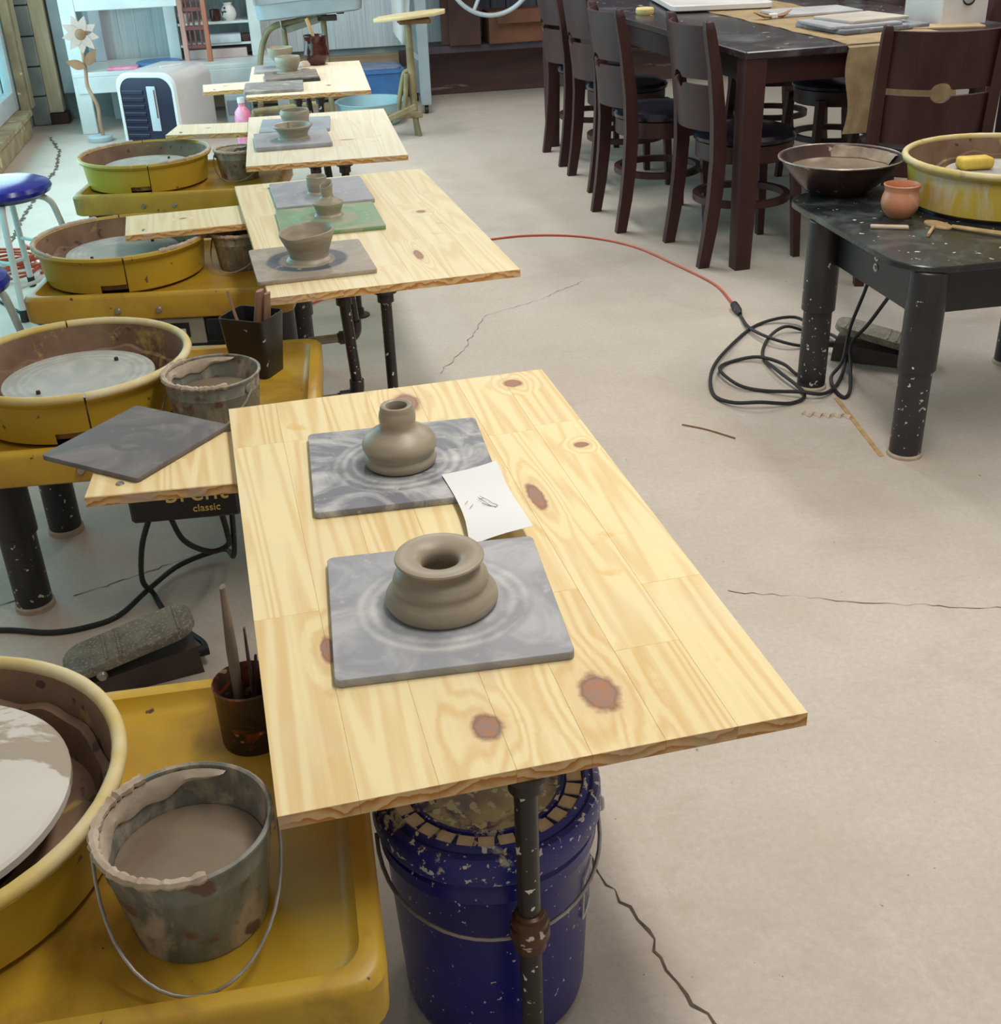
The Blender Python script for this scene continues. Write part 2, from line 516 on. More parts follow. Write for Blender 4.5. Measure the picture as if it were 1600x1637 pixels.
NAVY = mottled('navy_plastic', (28, 32, 58), (24, 26, 48), 4, rough=0.3)
TUBB = mottled('blue_tub', (80, 130, 186), (66, 112, 170), 4, rough=0.4)
PALEB = mottled('pale_blue', (176, 208, 212), (156, 190, 200), 5, rough=0.4)
PINK = mottled('pink_bottle', (222, 120, 156), (236, 170, 190), 14, rough=0.35)
LABELK = mottled('black_label', (30, 28, 30), None, rough=0.4)
LABELW = mottled('white_label', (210, 206, 196), None, rough=0.6)
GOLD = mottled('gold_letters', (206, 178, 104), None, rough=0.4)
PLATEG = mottled('grey_plate', (150, 144, 126), (134, 128, 112), 8, rough=0.45)
YELB = mottled('pale_plywood', (222, 206, 160), (206, 186, 136), 6, rough=0.5)
INK = mottled('pencil', (90, 90, 96), None, rough=0.9)
CRACK = mottled('crack', (78, 66, 54), (104, 90, 76), 30, rough=0.9)
TAN = mottled('tan_leaf', (150, 112, 76), (128, 92, 62), 10, rough=0.6)
PETAL = mottled('petal_wood', (188, 166, 154), (172, 150, 138), 9, rough=0.6)
CUPIN = mottled('tool_can', (80, 60, 48), (46, 40, 38), 18, c3=(180, 146, 116), s3=44, t3=0.63, c4=(140, 66, 46), s4=26, t4=0.56, rough=0.5, metal=0.2)

# ------------------------------------------------------------------ the setting
def concrete():
    k = NT('concrete')
    v = k.coords(jitter=False)
    a = k.ramp(k.noise(v, 0.9, 5, 0.55), 0.3, 0.7)
    col = k.mix(a, lin((208, 196, 182)), lin((188, 176, 162)))
    b = k.ramp(k.noise(v, 4.0, 8, 0.65), 0.35, 0.7, 0, 0.7)
    col = k.mix(b, col, lin((214, 205, 194)))
    s = k.ramp(k.noise(v, 2.6, 8, 0.75, 0.8), 0.54, 0.78, 0, 0.6)
    col = k.mix(s, col, lin((168, 150, 130)))
    f = k.ramp(k.noise(v, 70, 6, 0.75), 0.35, 0.7, 0, 0.5)
    col = k.mix(f, col, lin((176, 162, 148)))
    d = k.ramp(k.noise(v, 60, 2), 0.745, 0.77, 0, 0.7)
    col = k.mix(d, col, lin((116, 98, 80)))
    k.bump(k.noise(v, 55, 8, 0.7), 0.35, 0.004)
    return k.out(col, k.ramp(a, 0, 1, 0.48, 0.62), 0.0, 0.4)
floor = struct('floor', box(11.0, 13.0, 0.1, (3.3, 3.2, -0.05)), concrete(), rot=(0, 0, TH))
AL, BK = -1.66, 9.45           # left wall plane, back wall plane (room frame)

def crack(pts, w0):
    """jagged thin sliver along a polyline, lying in the floor surface"""
    bm = bmesh.new()
    P2 = []
    for (x0, y0), (x1, y1) in zip(pts, pts[1:]):
        n = max(3, int(math.hypot(x1 - x0, y1 - y0) / 0.02))
        for i in range(n):
            t = i / n
            P2.append((x0 + (x1 - x0) * t + random.uniform(-1, 1) * 0.008, y0 + (y1 - y0) * t + random.uniform(-1, 1) * 0.006))
    P2.append(pts[-1])
    prev = None
    for i, (x, y) in enumerate(P2):
        j = min(i + 1, len(P2) - 1); h = max(i - 1, 0)
        tx, ty = P2[j][0] - P2[h][0], P2[j][1] - P2[h][1]
        l = math.hypot(tx, ty) or 1
        ww = w0 * random.uniform(0.12, 1.1)
        a = bm.verts.new((x - ty / l * ww, y + tx / l * ww, 0.0012)); b = bm.verts.new((x + ty / l * ww, y - tx / l * ww, 0.0012))
        if prev: bm.faces.new((prev[0], prev[1], b, a))
        prev = (a, b)
    return fin(bm)
FM = Matrix.Rotation(-TH, 4, 'Z')
def floor_part(name, me, mat, label=None):
    me.transform(FM)
    return part(name, me, mat, floor, label=label)
floor_part('crack', crack([(0.118, 1.53), (0.167, 1.415), (0.212, 1.315), (0.239, 1.229), (0.287, 1.152), (0.36, 1.05)], 0.0032), CRACK)
floor_part('crack', crack([(0.527, 2.319), (0.848, 2.242), (1.119, 2.204), (1.5, 2.16)], 0.0012), CRACK)
floor_part('crack', crack([(-0.19, 3.75), (-0.111, 3.969), (-0.03, 4.329), (0.182, 4.49), (0.373, 4.708)], 0.0014), CRACK)
floor_part('crack', crack([(-2.984, 8.372), (-2.78, 7.92), (-2.619, 7.34), (-2.521, 6.691), (-2.394, 6.008), (-2.3, 5.6)], 0.014), CRACK)
floor_part('crack', crack([(-1.03, 2.42), (-0.9, 2.5), (-0.72, 2.62)], 0.0016), CRACK)
floor_part('crack', crack([(-1.3, 2.33), (-1.16, 2.41)], 0.003), CRACK)
# left wall with its window
def rbox(name, a0, a1, b0, b1, z0, z1, mat, parent=None, bev=0.0):
    return struct(name, box(a1 - a0, b1 - b0, z1 - z0, ((a0 + a1) / 2, (b0 + b1) / 2, (z0 + z1) / 2), bev), mat,
                  rot=(0, 0, TH) if parent is None else (0, 0, 0), parent=parent)
BLOCKW = mottled('block_wall', (150, 158, 154), (128, 138, 138), 7, rough=0.8, bump=0.3)
SILLW = mottled('sill_wood', (180, 164, 130), (150, 130, 100), 8, c3=(226, 210, 160), s3=12, t3=0.66, rough=0.7, bump=0.3)
WINW = mottled('window_white', (208, 214, 218), (196, 202, 208), 8, rough=0.5)
wl = struct('wall_left', boxes([(0.16, BK + 0.1 - 3.5, 0.14, (AL - 0.08, (BK + 0.1 + 3.5) / 2, 0.07)),
                                (0.16, BK + 0.1 - 9.02, 2.46, (AL - 0.08, (BK + 0.1 + 9.02) / 2, 1.37)),
                                (0.16, 9.02 - 3.5, 0.4, (AL - 0.08, 6.26, 2.4))]), BLOCKW, rot=(0, 0, TH))
part('sill', box(0.2, 5.3, 0.035, (AL - 0.02, 6.2, 0.157), 0.004), SILLW, wl)
part('sill', box(0.05, 5.4, 0.13, (AL + 0.022, 6.2, 0.068), 0.004), SILLW, wl)
for b_, w_ in ((9.0, 0.1), (9.12, 0.13)):
    part('casing', box(0.06, w_, 2.1, (AL + 0.02, b_, 1.2), 0.004), POSTW if w_ > 0.11 else SILLW, wl)
win = struct('window_1', boxes([(0.06, 0.09, 2.0, (AL - 0.05, 8.91, 1.17)), (0.06, 5.2, 0.12, (AL - 0.05, 6.3, 0.235)), (0.06, 5.2, 0.1, (AL - 0.05, 6.3, 2.15))], 0.003), WINW, rot=(0, 0, TH))
part('pane', box(0.01, 5.2, 1.9, (AL - 0.12, 6.35, 1.22)), emit_mat('daylit_glass', (120, 214, 222), 2.2), win)
slat = box(0.012, 0.035, 1.86, (0, 0, 0), 0.002)
for i in range(24):
    part('slat', slat, WINW, win, (AL - 0.085, 8.80 - i * 0.082, 1.22))
# back wall: knee beam, block corner, vertical panelling
wb = struct('wall_back', box(8.6, 0.12, 2.6, (2.6, BK + 0.08, 1.3)), BLOCKW, rot=(0, 0, TH))
KNEE = mottled('knee_wall', (92, 62, 56), (72, 50, 48), 4, c4=(140, 120, 108), s4=4, t4=0.62, rough=0.7, stretch=(0.5, 1, 3))
KNEEL = mottled('knee_wall_tan', (168, 142, 108), (140, 116, 90), 5, rough=0.7, stretch=(0.5, 1, 3))
part('beam', box(1.55, 0.06, 0.3, (0.25, BK - 0.01, 0.17), 0.004), KNEEL, wb)
part('beam', box(5.9, 0.06, 0.33, (3.98, BK - 0.01, 0.166), 0.004), KNEE, wb)
part('beam', box(5.6, 0.32, 0.05, (4.0, BK - 0.16, 0.355), 0.004), mottled('ledge', (78, 66, 76), (62, 54, 62), 6, rough=0.6), wb)
for zi in range(5):
    part('block', box(0.12, 0.22, 0.192, (AL + 0.062, BK - 0.09, 0.1 + zi * 0.2), 0.006), BLOCKW, wb)
PANEL = mottled('grey_panel', (198, 202, 202), (178, 186, 190), 6, c4=(160, 164, 166), s4=7, t4=0.6, w4=0.2, rough=0.6, stretch=(14, 1, 0.5))
PANEL_SHADED = mottled('shaded_panel', (92, 98, 110), (74, 78, 92), 5, rough=0.6, stretch=(8, 1, 0.5))  # darker panelling copy: shade behind the boxes put into its colour
for i in range(22):
    a_ = -1.15 + i * 0.118
    part('panel_board', box(0.1172, 0.03, 1.9, (a_, BK - 0.005, 1.32), 0.0015), PANEL, wb)
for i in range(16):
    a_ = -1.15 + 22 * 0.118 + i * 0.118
    part('panel_board', box(0.114, 0.03, 1.9, (a_, BK - 0.005, 1.34), 0.004), PANEL_SHADED, wb)
part('post', box(0.10, 0.12, 2.5, (AL + 0.17, BK - 0.11, 1.33), 0.005), POSTW, wb)
part('post_foot', box(0.13, 0.14, 0.075, (AL + 0.18, BK - 0.11, 0.0375), 0.006), CARDD, wb)
part('board', box(0.1, 0.05, 2.3, (AL + 0.29, BK - 0.1, 1.35), 0.004), GREYP, wb)

# ------------------------------------------------------------------ work tables on pipe legs
TZ, TT = 0.6, 0.02
ELB = mottled('pipe_elbow', (52, 42, 40), (38, 32, 34), 14, c3=(180, 170, 156), s3=40, t3=0.7, rough=0.4)
def work_table(label, c, ang, wid, ln, knots, wing, main_x, seed, pale=0.0, brackets=True, uz=-0.09):
    t = thing('work_table', label, 'table', (c[0], c[1], 0), R(ang), 'pine work tables beside the pottery wheels')
    mat = pine_mat('pine_' + str(seed), t, knots, pale=pale)
    rnd = random.Random(seed)
    n = 7
    sw = wid / n
    for i in range(n):
        x = -wid / 2 + sw * (i + 0.5)
        cuts = [-ln / 2]
        k = rnd.choice((1, 2, 2))
        for q in range(k):
            cuts.append(-ln / 2 + ln * ((q + rnd.uniform(0.25, 0.75)) / k))
        cuts.append(ln / 2)
        cuts = sorted(cuts)
        for y0, y1 in zip(cuts, cuts[1:]):
            part('stave', box(sw - 0.0001, y1 - y0 - 0.0001, TT, (0, 0, 0), 0.0004), mat, t, (x, (y0 + y1) / 2, TZ - TT / 2))
    # side board tucked under the left edge
    wx0, wx1, wy0, wy1, wang = wing
    wm = pine_mat('pine_wing_' + str(seed), t, [((wx0 + wx1) / 2 - 0.03, (wy0 + wy1) / 2 + 0.02, 0.012, 0.008)], pale=pale)
    sb = part('side_board', box(wx1 - wx0, wy1 - wy0, 0.02, (0, 0, 0), 0.0015), wm, t, ((wx0 + wx1) / 2, (wy0 + wy1) / 2, TZ - TT - 0.010), (0, 0, R(wang)))
    for sx in (-1,):
        part('bolt', lathe([(0, 0.003), (0.006, 0.003), (0.008, 0), (0, 0)], 12), STEEL, sb, (-(wx1 - wx0) / 2 + 0.055, -(wy1 - wy0) / 2 + 0.04, 0.010))
    # main pipe leg to the floor
    ly = -ln / 2 + 0.024
    zt = TZ - TT
    leg = part('pipe_leg', cyl(0.0145, 0.012, zt - 0.004, 20), PIPE, t, (main_x, ly, 0))
    part('flange', lathe([(0, zt), (0.03, zt), (0.03, zt - 0.006), (0.021, zt - 0.010), (0.021, zt - 0.03), (0, zt - 0.03)], 24), ELB, leg)
    part('floor_flange', lathe([(0, 0), (0.042, 0), (0.042, 0.006), (0.021, 0.010), (0.021, 0.03), (0, 0.03)], 24), ELB, leg)
    part('pipe_union', lathe([(0.0145, 0.372), (0.021, 0.375), (0.021, 0.388), (0.0235, 0.390), (0.026, 0.396), (0.026, 0.412), (0.0235, 0.415), (0.0235, 0.424), (0.019, 0.428), (0.019, 0.434), (0.0145, 0.436)], 16), BRASSY, leg, (0, 0, uz))
    # two bracket pipes reaching to the wheel
    for by, bx, zb in (((ly + 0.01, main_x - 0.105, 0.30), (ly + 0.30, main_x - 0.06, 0.36)) if brackets else ((ly + 0.75, main_x - 0.06, 0.36),)):
        pb = part('bracket_pipe', tube([(bx, by, zt - 0.004), (bx + 0.012, by, zb + 0.05), (bx + 0.01, by, zb + 0.02), (bx - 0.012, by, zb), (bx - 0.04, by, zb)], 0.0145, 14), PIPE, t)
        part('flange', lathe([(0, zt), (0.027, zt), (0.027, zt - 0.006), (0.02, zt - 0.010), (0.02, zt - 0.028), (0, zt - 0.028)], 20), ELB, pb, (bx, by, 0))
        part('elbow', tube([(bx + 0.0125, by, zb + 0.045), (bx + 0.011, by, zb + 0.018), (bx + 0.002, by, zb + 0.004), (bx - 0.014, by, zb), (bx - 0.034, by, zb)], 0.019, 14, sub=3), ELB, pb)
        part('cross_pipe', tube([(bx - 0.035, by, zb), (bx - 0.12, by, zb)], 0.0125, 12), STEEL, pb)
    return t
T1 = work_table('pine table holding two clay vases on grey bats and a white paper', (-0.0805, 1.615), 13, 0.633, 1.168,
                [(0.09, -0.475, 0.026, 0.042), (-0.06, -0.50, 0.02, 0.028), (0.02, 0.50, 0.026, 0.05), (0.155, 0.05, 0.014, 0.05), (0.24, 0.53, 0.02, 0.02), (0.285, 0.215, 0.014, 0.012), (-0.225, -0.285, 0.011, 0.035)],
                (-0.565, -0.25, 0.305, 0.53, -6), -0.03, 11, brackets=False)
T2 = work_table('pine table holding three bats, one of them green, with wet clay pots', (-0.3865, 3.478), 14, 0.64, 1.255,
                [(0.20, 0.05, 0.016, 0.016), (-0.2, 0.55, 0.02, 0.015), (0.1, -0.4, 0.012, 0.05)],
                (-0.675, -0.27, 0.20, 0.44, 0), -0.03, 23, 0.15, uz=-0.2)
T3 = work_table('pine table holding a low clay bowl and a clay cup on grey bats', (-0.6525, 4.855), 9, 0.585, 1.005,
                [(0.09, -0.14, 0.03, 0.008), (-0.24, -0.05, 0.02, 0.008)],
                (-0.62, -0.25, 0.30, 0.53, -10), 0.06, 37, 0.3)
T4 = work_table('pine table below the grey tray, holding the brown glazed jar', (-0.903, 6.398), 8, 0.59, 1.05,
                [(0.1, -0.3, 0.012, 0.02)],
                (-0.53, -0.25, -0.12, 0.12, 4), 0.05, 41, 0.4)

# ------------------------------------------------------------------ bats and pots
def bat(label, c, ang, size, mat, z=TZ, th=0.012, sy=None):
    b = single('bat', prism(rrect(size, sy or size, 0.009, 4), 0, th, 0.0015), mat, label, 'bat', (c[0], c[1], z), (0, 0, R(ang)), 'square throwing bats')
    return b
GB = ((146, 146, 150), (178, 176, 178), (194, 192, 190))
b1 = bat('grey square bat under the clay vase with the wide flared rim', (-0.0855, 1.376), 8, 0.31, bat_mat('bat_a', *GB, (0, 0), 0.125))
b2 = bat('grey square bat partly covered by the white paper', (-0.1685, 1.8255), 9, 0.308, bat_mat('bat_b', (118, 118, 124), (188, 186, 184), (200, 198, 194), (0, 0), 0.115))
b3 = bat('dark grey bat lying askew on the side board beside the bucket', (-0.675, 2.01), 61, 0.25, bat_mat('bat_c', (96, 90, 88), (124, 116, 112), (100, 94, 92), (0, 0), 0.05), TZ - TT, 0.010, 0.235)
b4 = bat('grey bat under the small clay cup, next to the green bat', (-0.54, 3.842), 13, 0.305, bat_mat('bat_d', (146, 146, 152), (170, 166, 166), (176, 174, 176), (0, -0.03), 0.09), sy=0.34)
b5 = bat('green square bat smeared with brown slip', (-0.4745, 3.50), 12, 0.30, bat_mat('bat_e', (116, 146, 108), (168, 158, 134), (120, 168, 128), (0.0, 0.0), 0.13))
b6 = bat('clay-smeared bat with a dark wet ring round the wide bowl', (-0.476, 3.072), 14, 0.305, bat_mat('bat_f', (150, 138, 122), (176, 164, 148), (80, 84, 92), (-0.01, 0.0), 0.108, wet=True))
b7 = bat('pale grey bat under the straight clay cup', (-0.7815, 5.045), 6, 0.285, bat_mat('bat_g', (150, 158, 166), (166, 170, 176), (160, 164, 170)))
b8 = bat('two-layer grey bat under the low wide clay bowl', (-0.751, 4.725), 11, 0.29, bat_mat('bat_h', (148, 148, 152), (166, 164, 166), (160, 158, 160)), th=0.016)
b9 = bat('flaky bat overhanging the edge of the pine table', (-1.025, 6.075), 8, 0.285, bat_mat('bat_i', (130, 124, 122), (172, 164, 158), (140, 134, 130)), th=0.014)
b10 = bat('thin bat under the round-bellied small clay bowl', (-0.985, 6.40), 10, 0.27, bat_mat('bat_j', (120, 110, 104), (150, 140, 130), (140, 130, 120)), TZ + 0.0085)
b11 = bat('grey bat under the footed clay bowl beside the brown jar', (-1.10, 6.72), 8, 0.25, bat_mat('bat_k', (150, 150, 154), (170, 166, 166), (160, 158, 160)))
def wobble(amp, k, ph=0.0):
    return lambda a, i, r, z: (r * (1 + amp * math.sin(k * a + ph)), z)
def pot(name, label, c, prof, mat=CLAY, z=TZ + 0.012, cat='pot', seg=48, fn=None, group='unfired clay pots'):
    return single(name, lathe(prof, seg, fn=fn), mat, label, cat, (c[0], c[1], z), (0, 0, 0), group)
pot('clay_vase', 'squat unfired clay vase with a wide flared rim', (-0.086, 1.379),
    [(0, 0), (0.070, 0), (0.0755, 0.002), (0.0785, 0.008), (0.0775, 0.015), (0.0730, 0.0225), (0.0672, 0.0285), (0.0652, 0.0320), (0.0655, 0.0350), (0.0662, 0.0385), (0.0645, 0.0440), (0.0585, 0.0505), (0.0525, 0.0550), (0.0500, 0.0585), (0.0515, 0.0625), (0.0565, 0.067), (0.0605, 0.0695), (0.0615, 0.0715), (0.0605, 0.0738), (0.057, 0.0748),
     (0.048, 0.0742), (0.038, 0.0722), (0.031, 0.0690), (0.0262, 0.064), (0.0245, 0.057), (0.027, 0.045), (0.04, 0.02), (0.03, 0.008), (0, 0.007)], cat='vase')
pot('clay_vase', 'clay vase with a narrow collared neck and wide belly', (-0.168, 1.824),
    [(0, 0), (0.056, 0), (0.0605, 0.003), (0.0625, 0.010), (0.0610, 0.015), (0.0572, 0.019), (0.0582, 0.023), (0.0628, 0.031), (0.0640, 0.037), (0.0625, 0.043), (0.057, 0.051), (0.048, 0.058), (0.0385, 0.063), (0.0325, 0.067), (0.0302, 0.072), (0.0308, 0.080), (0.0315, 0.087), (0.030, 0.0945), (0.0282, 0.099), (0.0278, 0.103), (0.0262, 0.1065), (0.0225, 0.1075),
     (0.0185, 0.1055), (0.0165, 0.099), (0.018, 0.08), (0.03, 0.06), (0.04, 0.03), (0, 0.01)], cat='vase')
def lip(a, i, r, z):
    if 6 <= i <= 10: return (r * (1 + 0.02 * math.sin(2 * a)), z - 0.006 * math.exp(-((a - 4.2) / 0.5) ** 2) + 0.003 * math.sin(a + 1))
    return (r, z)
pot('clay_bowl', 'wide clay bowl with an uneven lip standing in a wet ring', (-0.479, 3.072),
    [(0, 0), (0.062, 0), (0.060, 0.004), (0.052, 0.010), (0.0515, 0.016), (0.058, 0.035), (0.069, 0.062), (0.0725, 0.072), (0.0725, 0.078), (0.069, 0.080), (0.066, 0.076), (0.060, 0.06), (0.045, 0.03), (0.03, 0.014), (0, 0.013)], fn=lip, cat='bowl')
def spout(a, i, r, z):
    if i >= 11: return (r * (1 + 0.05 * math.cos(2 * a)), z + (0.010 * math.sin(a + 0.6)) * min(1, (i - 10) / 3))
    return (r, z)
pot('clay_bottle', 'clay bottle with a slanted open neck on the green bat', (-0.477, 3.527),
    [(0, 0), (0.044, 0), (0.0425, 0.004), (0.037, 0.008), (0.0365, 0.012), (0.041, 0.024), (0.0455, 0.036), (0.0455, 0.040), (0.040, 0.044), (0.028, 0.049), (0.0195, 0.054), (0.0165, 0.060), (0.0165, 0.070), (0.0178, 0.082), (0.0185, 0.092), (0.0165, 0.094), (0.0145, 0.09), (0.013, 0.075), (0.012, 0.06), (0, 0.058)], fn=spout, cat='bottle')
pot('clay_cup', 'small barrel-shaped clay cup behind the slanted bottle', (-0.544, 3.811),
    [(0, 0), (0.034, 0), (0.033, 0.004), (0.029, 0.008), (0.0315, 0.022), (0.0325, 0.036), (0.032, 0.048), (0.0325, 0.053), (0.0305, 0.056), (0.028, 0.052), (0.027, 0.03), (0.02, 0.01), (0, 0.009)], cat='cup')
lb = pot('clay_bowl', 'low wide clay bowl with sloping sides and thick rim', (-0.744, 4.725),
    [(0, 0), (0.062, 0), (0.061, 0.004), (0.054, 0.008), (0.058, 0.022), (0.069, 0.038), (0.0745, 0.042), (0.0765, 0.047), (0.074, 0.051), (0.069, 0.049), (0.062, 0.036), (0.05, 0.016), (0, 0.012)], z=TZ + 0.016, cat='bowl')
part('peg', cyl(0.006, 0.012, 0.066, 12, bev=0.002), CLAY, lb, (-0.012, -0.03, 0))
pot('clay_cup', 'straight clay cup with a rounded rim, behind the low bowl', (-0.779, 5.042),
    [(0, 0), (0.056, 0), (0.055, 0.02), (0.060, 0.036), (0.061, 0.046), (0.058, 0.054), (0.055, 0.058), (0.052, 0.055), (0.05, 0.03), (0.04, 0.012), (0, 0.011)], cat='cup')
pot('clay_bowl', 'round-bellied small clay bowl with a spread foot', (-1.005, 6.46),
    [(0, 0), (0.062, 0), (0.058, 0.005), (0.045, 0.009), (0.050, 0.022), (0.064, 0.052), (0.066, 0.07), (0.063, 0.078), (0.059, 0.074), (0.05, 0.04), (0.03, 0.018), (0, 0.016)], fn=wobble(0.03, 3), cat='bowl', z=TZ + 0.0205)
pot('clay_bowl', 'footed clay bowl with flaring sides and a dented rim', (-1.085, 6.735),
    [(0, 0), (0.028, 0), (0.028, 0.006), (0.026, 0.014), (0.036, 0.03), (0.058, 0.056), (0.068, 0.085), (0.069, 0.098), (0.066, 0.1), (0.06, 0.085), (0.045, 0.055), (0.02, 0.035), (0, 0.032)], fn=wobble(0.05, 3, 1), cat='bowl')
jar = thing('glazed_jar', 'shiny brown glazed jar with wooden tools standing in it', 'jar', (-0.905, 6.86, TZ))
part('body', lathe([(0, 0), (0.043, 0), (0.044, 0.006), (0.056, 0.02), (0.068, 0.045), (0.069, 0.06), (0.064, 0.085), (0.058, 0.11), (0.059, 0.13), (0.063, 0.148), (0.061, 0.152), (0.057, 0.14), (0.053, 0.11), (0.06, 0.06), (0.04, 0.02), (0, 0.015)], 40), BROWNG, jar)
tl = thing('wooden_paddle', 'pale curved wooden paddle leaning in the brown jar', 'tool', (-0.905, 6.86, TZ))
part('blade', tube([(0.02, 0, 0.03), (0.0, 0, 0.12), (-0.02, 0, 0.19), (-0.035, 0, 0.235)], [0.012, 0.016, 0.028, 0.024], 10, sub=4, flat=0.35), WOOD, tl)
tl = thing('clay_scrap', 'crumpled tan clay scrap beside the brown jar', 'clay scrap', (-0.955, 6.70, TZ + 0.01))
part('lump', lathe([(0, 0), (0.03, 0.002), (0.032, 0.012), (0.02, 0.03), (0, 0.034)], 9, fn=wobble(0.2, 2)), DRYCLAY, tl)
bat('thin dark bat lying under the round-bellied bowl, sticking out', (-0.93, 6.32), 10, 0.20, LABELK, TZ, 0.008, 0.15)
# paper resting on the far bat
def paper_fn(u, v):
    x = -0.06 + 0.095 * u
    y = 0.115 - 0.235 * v
    z = 0.0
    zz = 0.0145 + 0.012 * math.exp(-((v - 0.02) / 0.2) ** 2) * u
    if v > 0.45: zz = 0.0145 + 0.004 * math.sin((v - 0.45) * 3) - 0.0105 * max(0, (v - 0.75) / 0.25) * (1 - u) + 0.012 * u * (v - 0.45)
    return (x + 0.012 * math.sin(v * 2.5) * (1 - u) - 0.025 * v * (1 - u) * 0.5, y + 0.01 * math.sin(u * 3.1) * (v - 0.5), zz)
pap = thing('paper_sheet', 'white sheet of paper with a small pencil drawing, curled on the bat', 'paper', (-0.012, 1.665, TZ), R(13))
part('sheet', grid_sheet(paper_fn, 10, 16, 0.0004), PAPER, pap)
bm = bmesh.new()
sk = [[(0.0, 0.02), (0.006, 0.005), (0.012, -0.012), (0.02, -0.02)], [(0.004, 0.022), (0.012, 0.008), (0.018, -0.006), (0.024, -0.016), (0.018, -0.022)], [(0.0, 0.012), (0.008, 0.014)], [(-0.012, 0.0), (-0.02, -0.012)], [(-0.018, 0.012), (-0.024, 0.004)], [(0.002, -0.002), (0.014, -0.016)]]
for s in sk:
    tube_into(bm, smooth_pts([(x - 0.022, y - 0.01, 0.0184) for x, y in s], 4), 0.0004, 5)
part('drawing', fin(bm), INK, pap)

# ------------------------------------------------------------------ pottery wheels
DT = 0.43
def pan_half(a0, a1, Rr, h, notch_at=None):
    """one half of a splash pan: outer wall, rolled rim, inner wall, floor"""
    Rb = Rr * 0.93
    prof = [(Rb * 0.55, 0.004), (Rb - 0.02, 0.0), (Rb, 0.010), (Rb + 0.003, 0.034), (Rr - 0.008, h - 0.022), (Rr + 0.004, h - 0.014), (Rr + 0.009, h - 0.006), (Rr + 0.006, h + 0.002), (Rr - 0.002, h + 0.003), (Rr - 0.007, h - 0.004)]
    inn = [(Rr - 0.007, h - 0.004), (Rr - 0.011, h - 0.03), (Rb - 0.004, 0.034), (Rb - 0.012, 0.016), (Rb * 0.55, 0.012)]
    out = []
    for k, pr in enumerate((prof, inn)):
        bm = bmesh.new()
        seg = 30
        e = 0.012 if k else 0.0
        rows = [[bm.verts.new((r * math.cos(a0 - e + (a1 - a0 + 2 * e) * j / seg), r * math.sin(a0 - e + (a1 - a0 + 2 * e) * j / seg), z)) for j in range(seg + 1)] for r, z in pr]
        for i in range(len(pr) - 1):
            for j in range(seg):
                if k == 0 and notch_at is not None and 1 <= i <= 2 and (j >= seg - 3 if notch_at > 0 else j < 3):
                    continue
                bm.faces.new((rows[i][j], rows[i][j + 1], rows[i + 1][j + 1], rows[i + 1][j]))
        out.append(fin(bm))
    return out
def slip_ring(Rr, h, seed):
    """caked clay around the inside of the pan"""
    rnd = random.Random(seed)
    n = 90
    ph = [rnd.uniform(0, 6.28) for _ in range(6)]
    def hgt(a): return h * (0.50 + 0.10 * math.sin(a + ph[0]) + 0.07 * math.sin(3 * a + ph[1]) + 0.05 * math.sin(7 * a + ph[2]) + 0.03 * math.sin(17 * a + ph[3]))
    bm = bmesh.new()
    rows = []
    for j in range(n):
        a = 2 * PI * j / n
        t = hgt(a)
        rows.append([bm.verts.new((r * math.cos(a), r * math.sin(a), z)) for r, z in
                     ((Rr * 0.6, 0.02), (Rr * 0.84, 0.024 + 0.006 * math.sin(5 * a)), (Rr * 0.93 - 0.014, 0.05), (Rr * 0.93 - 0.014 + max(0, t - 0.034) * 0.13, t), (Rr * 0.93 - 0.0055 + max(0, t - 0.034) * (Rr * 0.07 - 0.007) / (h - 0.064), t + 0.003))])
    for j in range(n):
        p, q = rows[j], rows[(j + 1) % n]
        for i in range(4):
            bm.faces.new((p[i], q[i], q[i + 1], p[i + 1]))
    return fin(bm)
def wheel_parts(t, Rr, h, z0, head_r, head_mat_, seam, pan_mat, rim_clay, seed):
    """splash pan, clay, head and pins on an existing wheel"""
    p0 = None
    for (s0, s1, nt) in ((seam + 0.008, seam + PI - 0.008, None), (seam - PI + 0.008, seam - 0.008, 1)):
        o, inn = pan_half(s0, s1, Rr, h, nt)
        p = part('splash_pan', o, pan_mat, t, (0, 0, z0))
        part('pan_lining', inn, PANIN, p)
        # crusted clay along parts of the rim
        n = 70
        rr = random.Random(seed + int(s0 * 10))
        pts, rad = [], []
        full_ = rim_clay is not DRYCLAY
        b0 = s0 + (0.0 if full_ else rr.uniform(0.1, 0.6)); b1 = s1 if full_ else b0 + rr.uniform(1.2, 2.0)
        for j in range(n):
            a = b0 + (b1 - b0) * j / (n - 1)
            pts.append(((Rr + 0.001) * math.cos(a), (Rr + 0.001) * math.sin(a), h + 0.0005)); rad.append((0.0096 + rr.uniform(0, 0.0005)) if full_ else 0.0055 + rr.uniform(0, 0.003) * (1 if 0 < j < n - 1 else 0))
        part('rim_crust', tube(pts, rad, 10), rim_clay, p)
        p0 = p0 or p
    part('slip_ring', slip_ring(Rr, h, seed), PANIN, p0)
    hz = z0 + h - 0.045
    hd = part('wheel_head', lathe([(0, hz), (0.02, hz), (0.02, hz), (head_r - 0.002, hz), (head_r, hz - 0.002), (head_r, hz - 0.012), (head_r - 0.01, hz - 0.016), (0.05, hz - 0.03), (0.035, hz - 0.035), (0.035, z0 + 0.0), (0, z0)], 56), head_mat_, t)
    for s in (-1, 1):
        part('bat_pin', lathe([(0, 0.008), (0.0035, 0.008), (0.005, 0.006), (0.005, 0), (0, 0)], 10), RUBBER, hd, (s * 0.115 * math.cos(0.9), s * 0.115 * math.sin(0.9), hz))
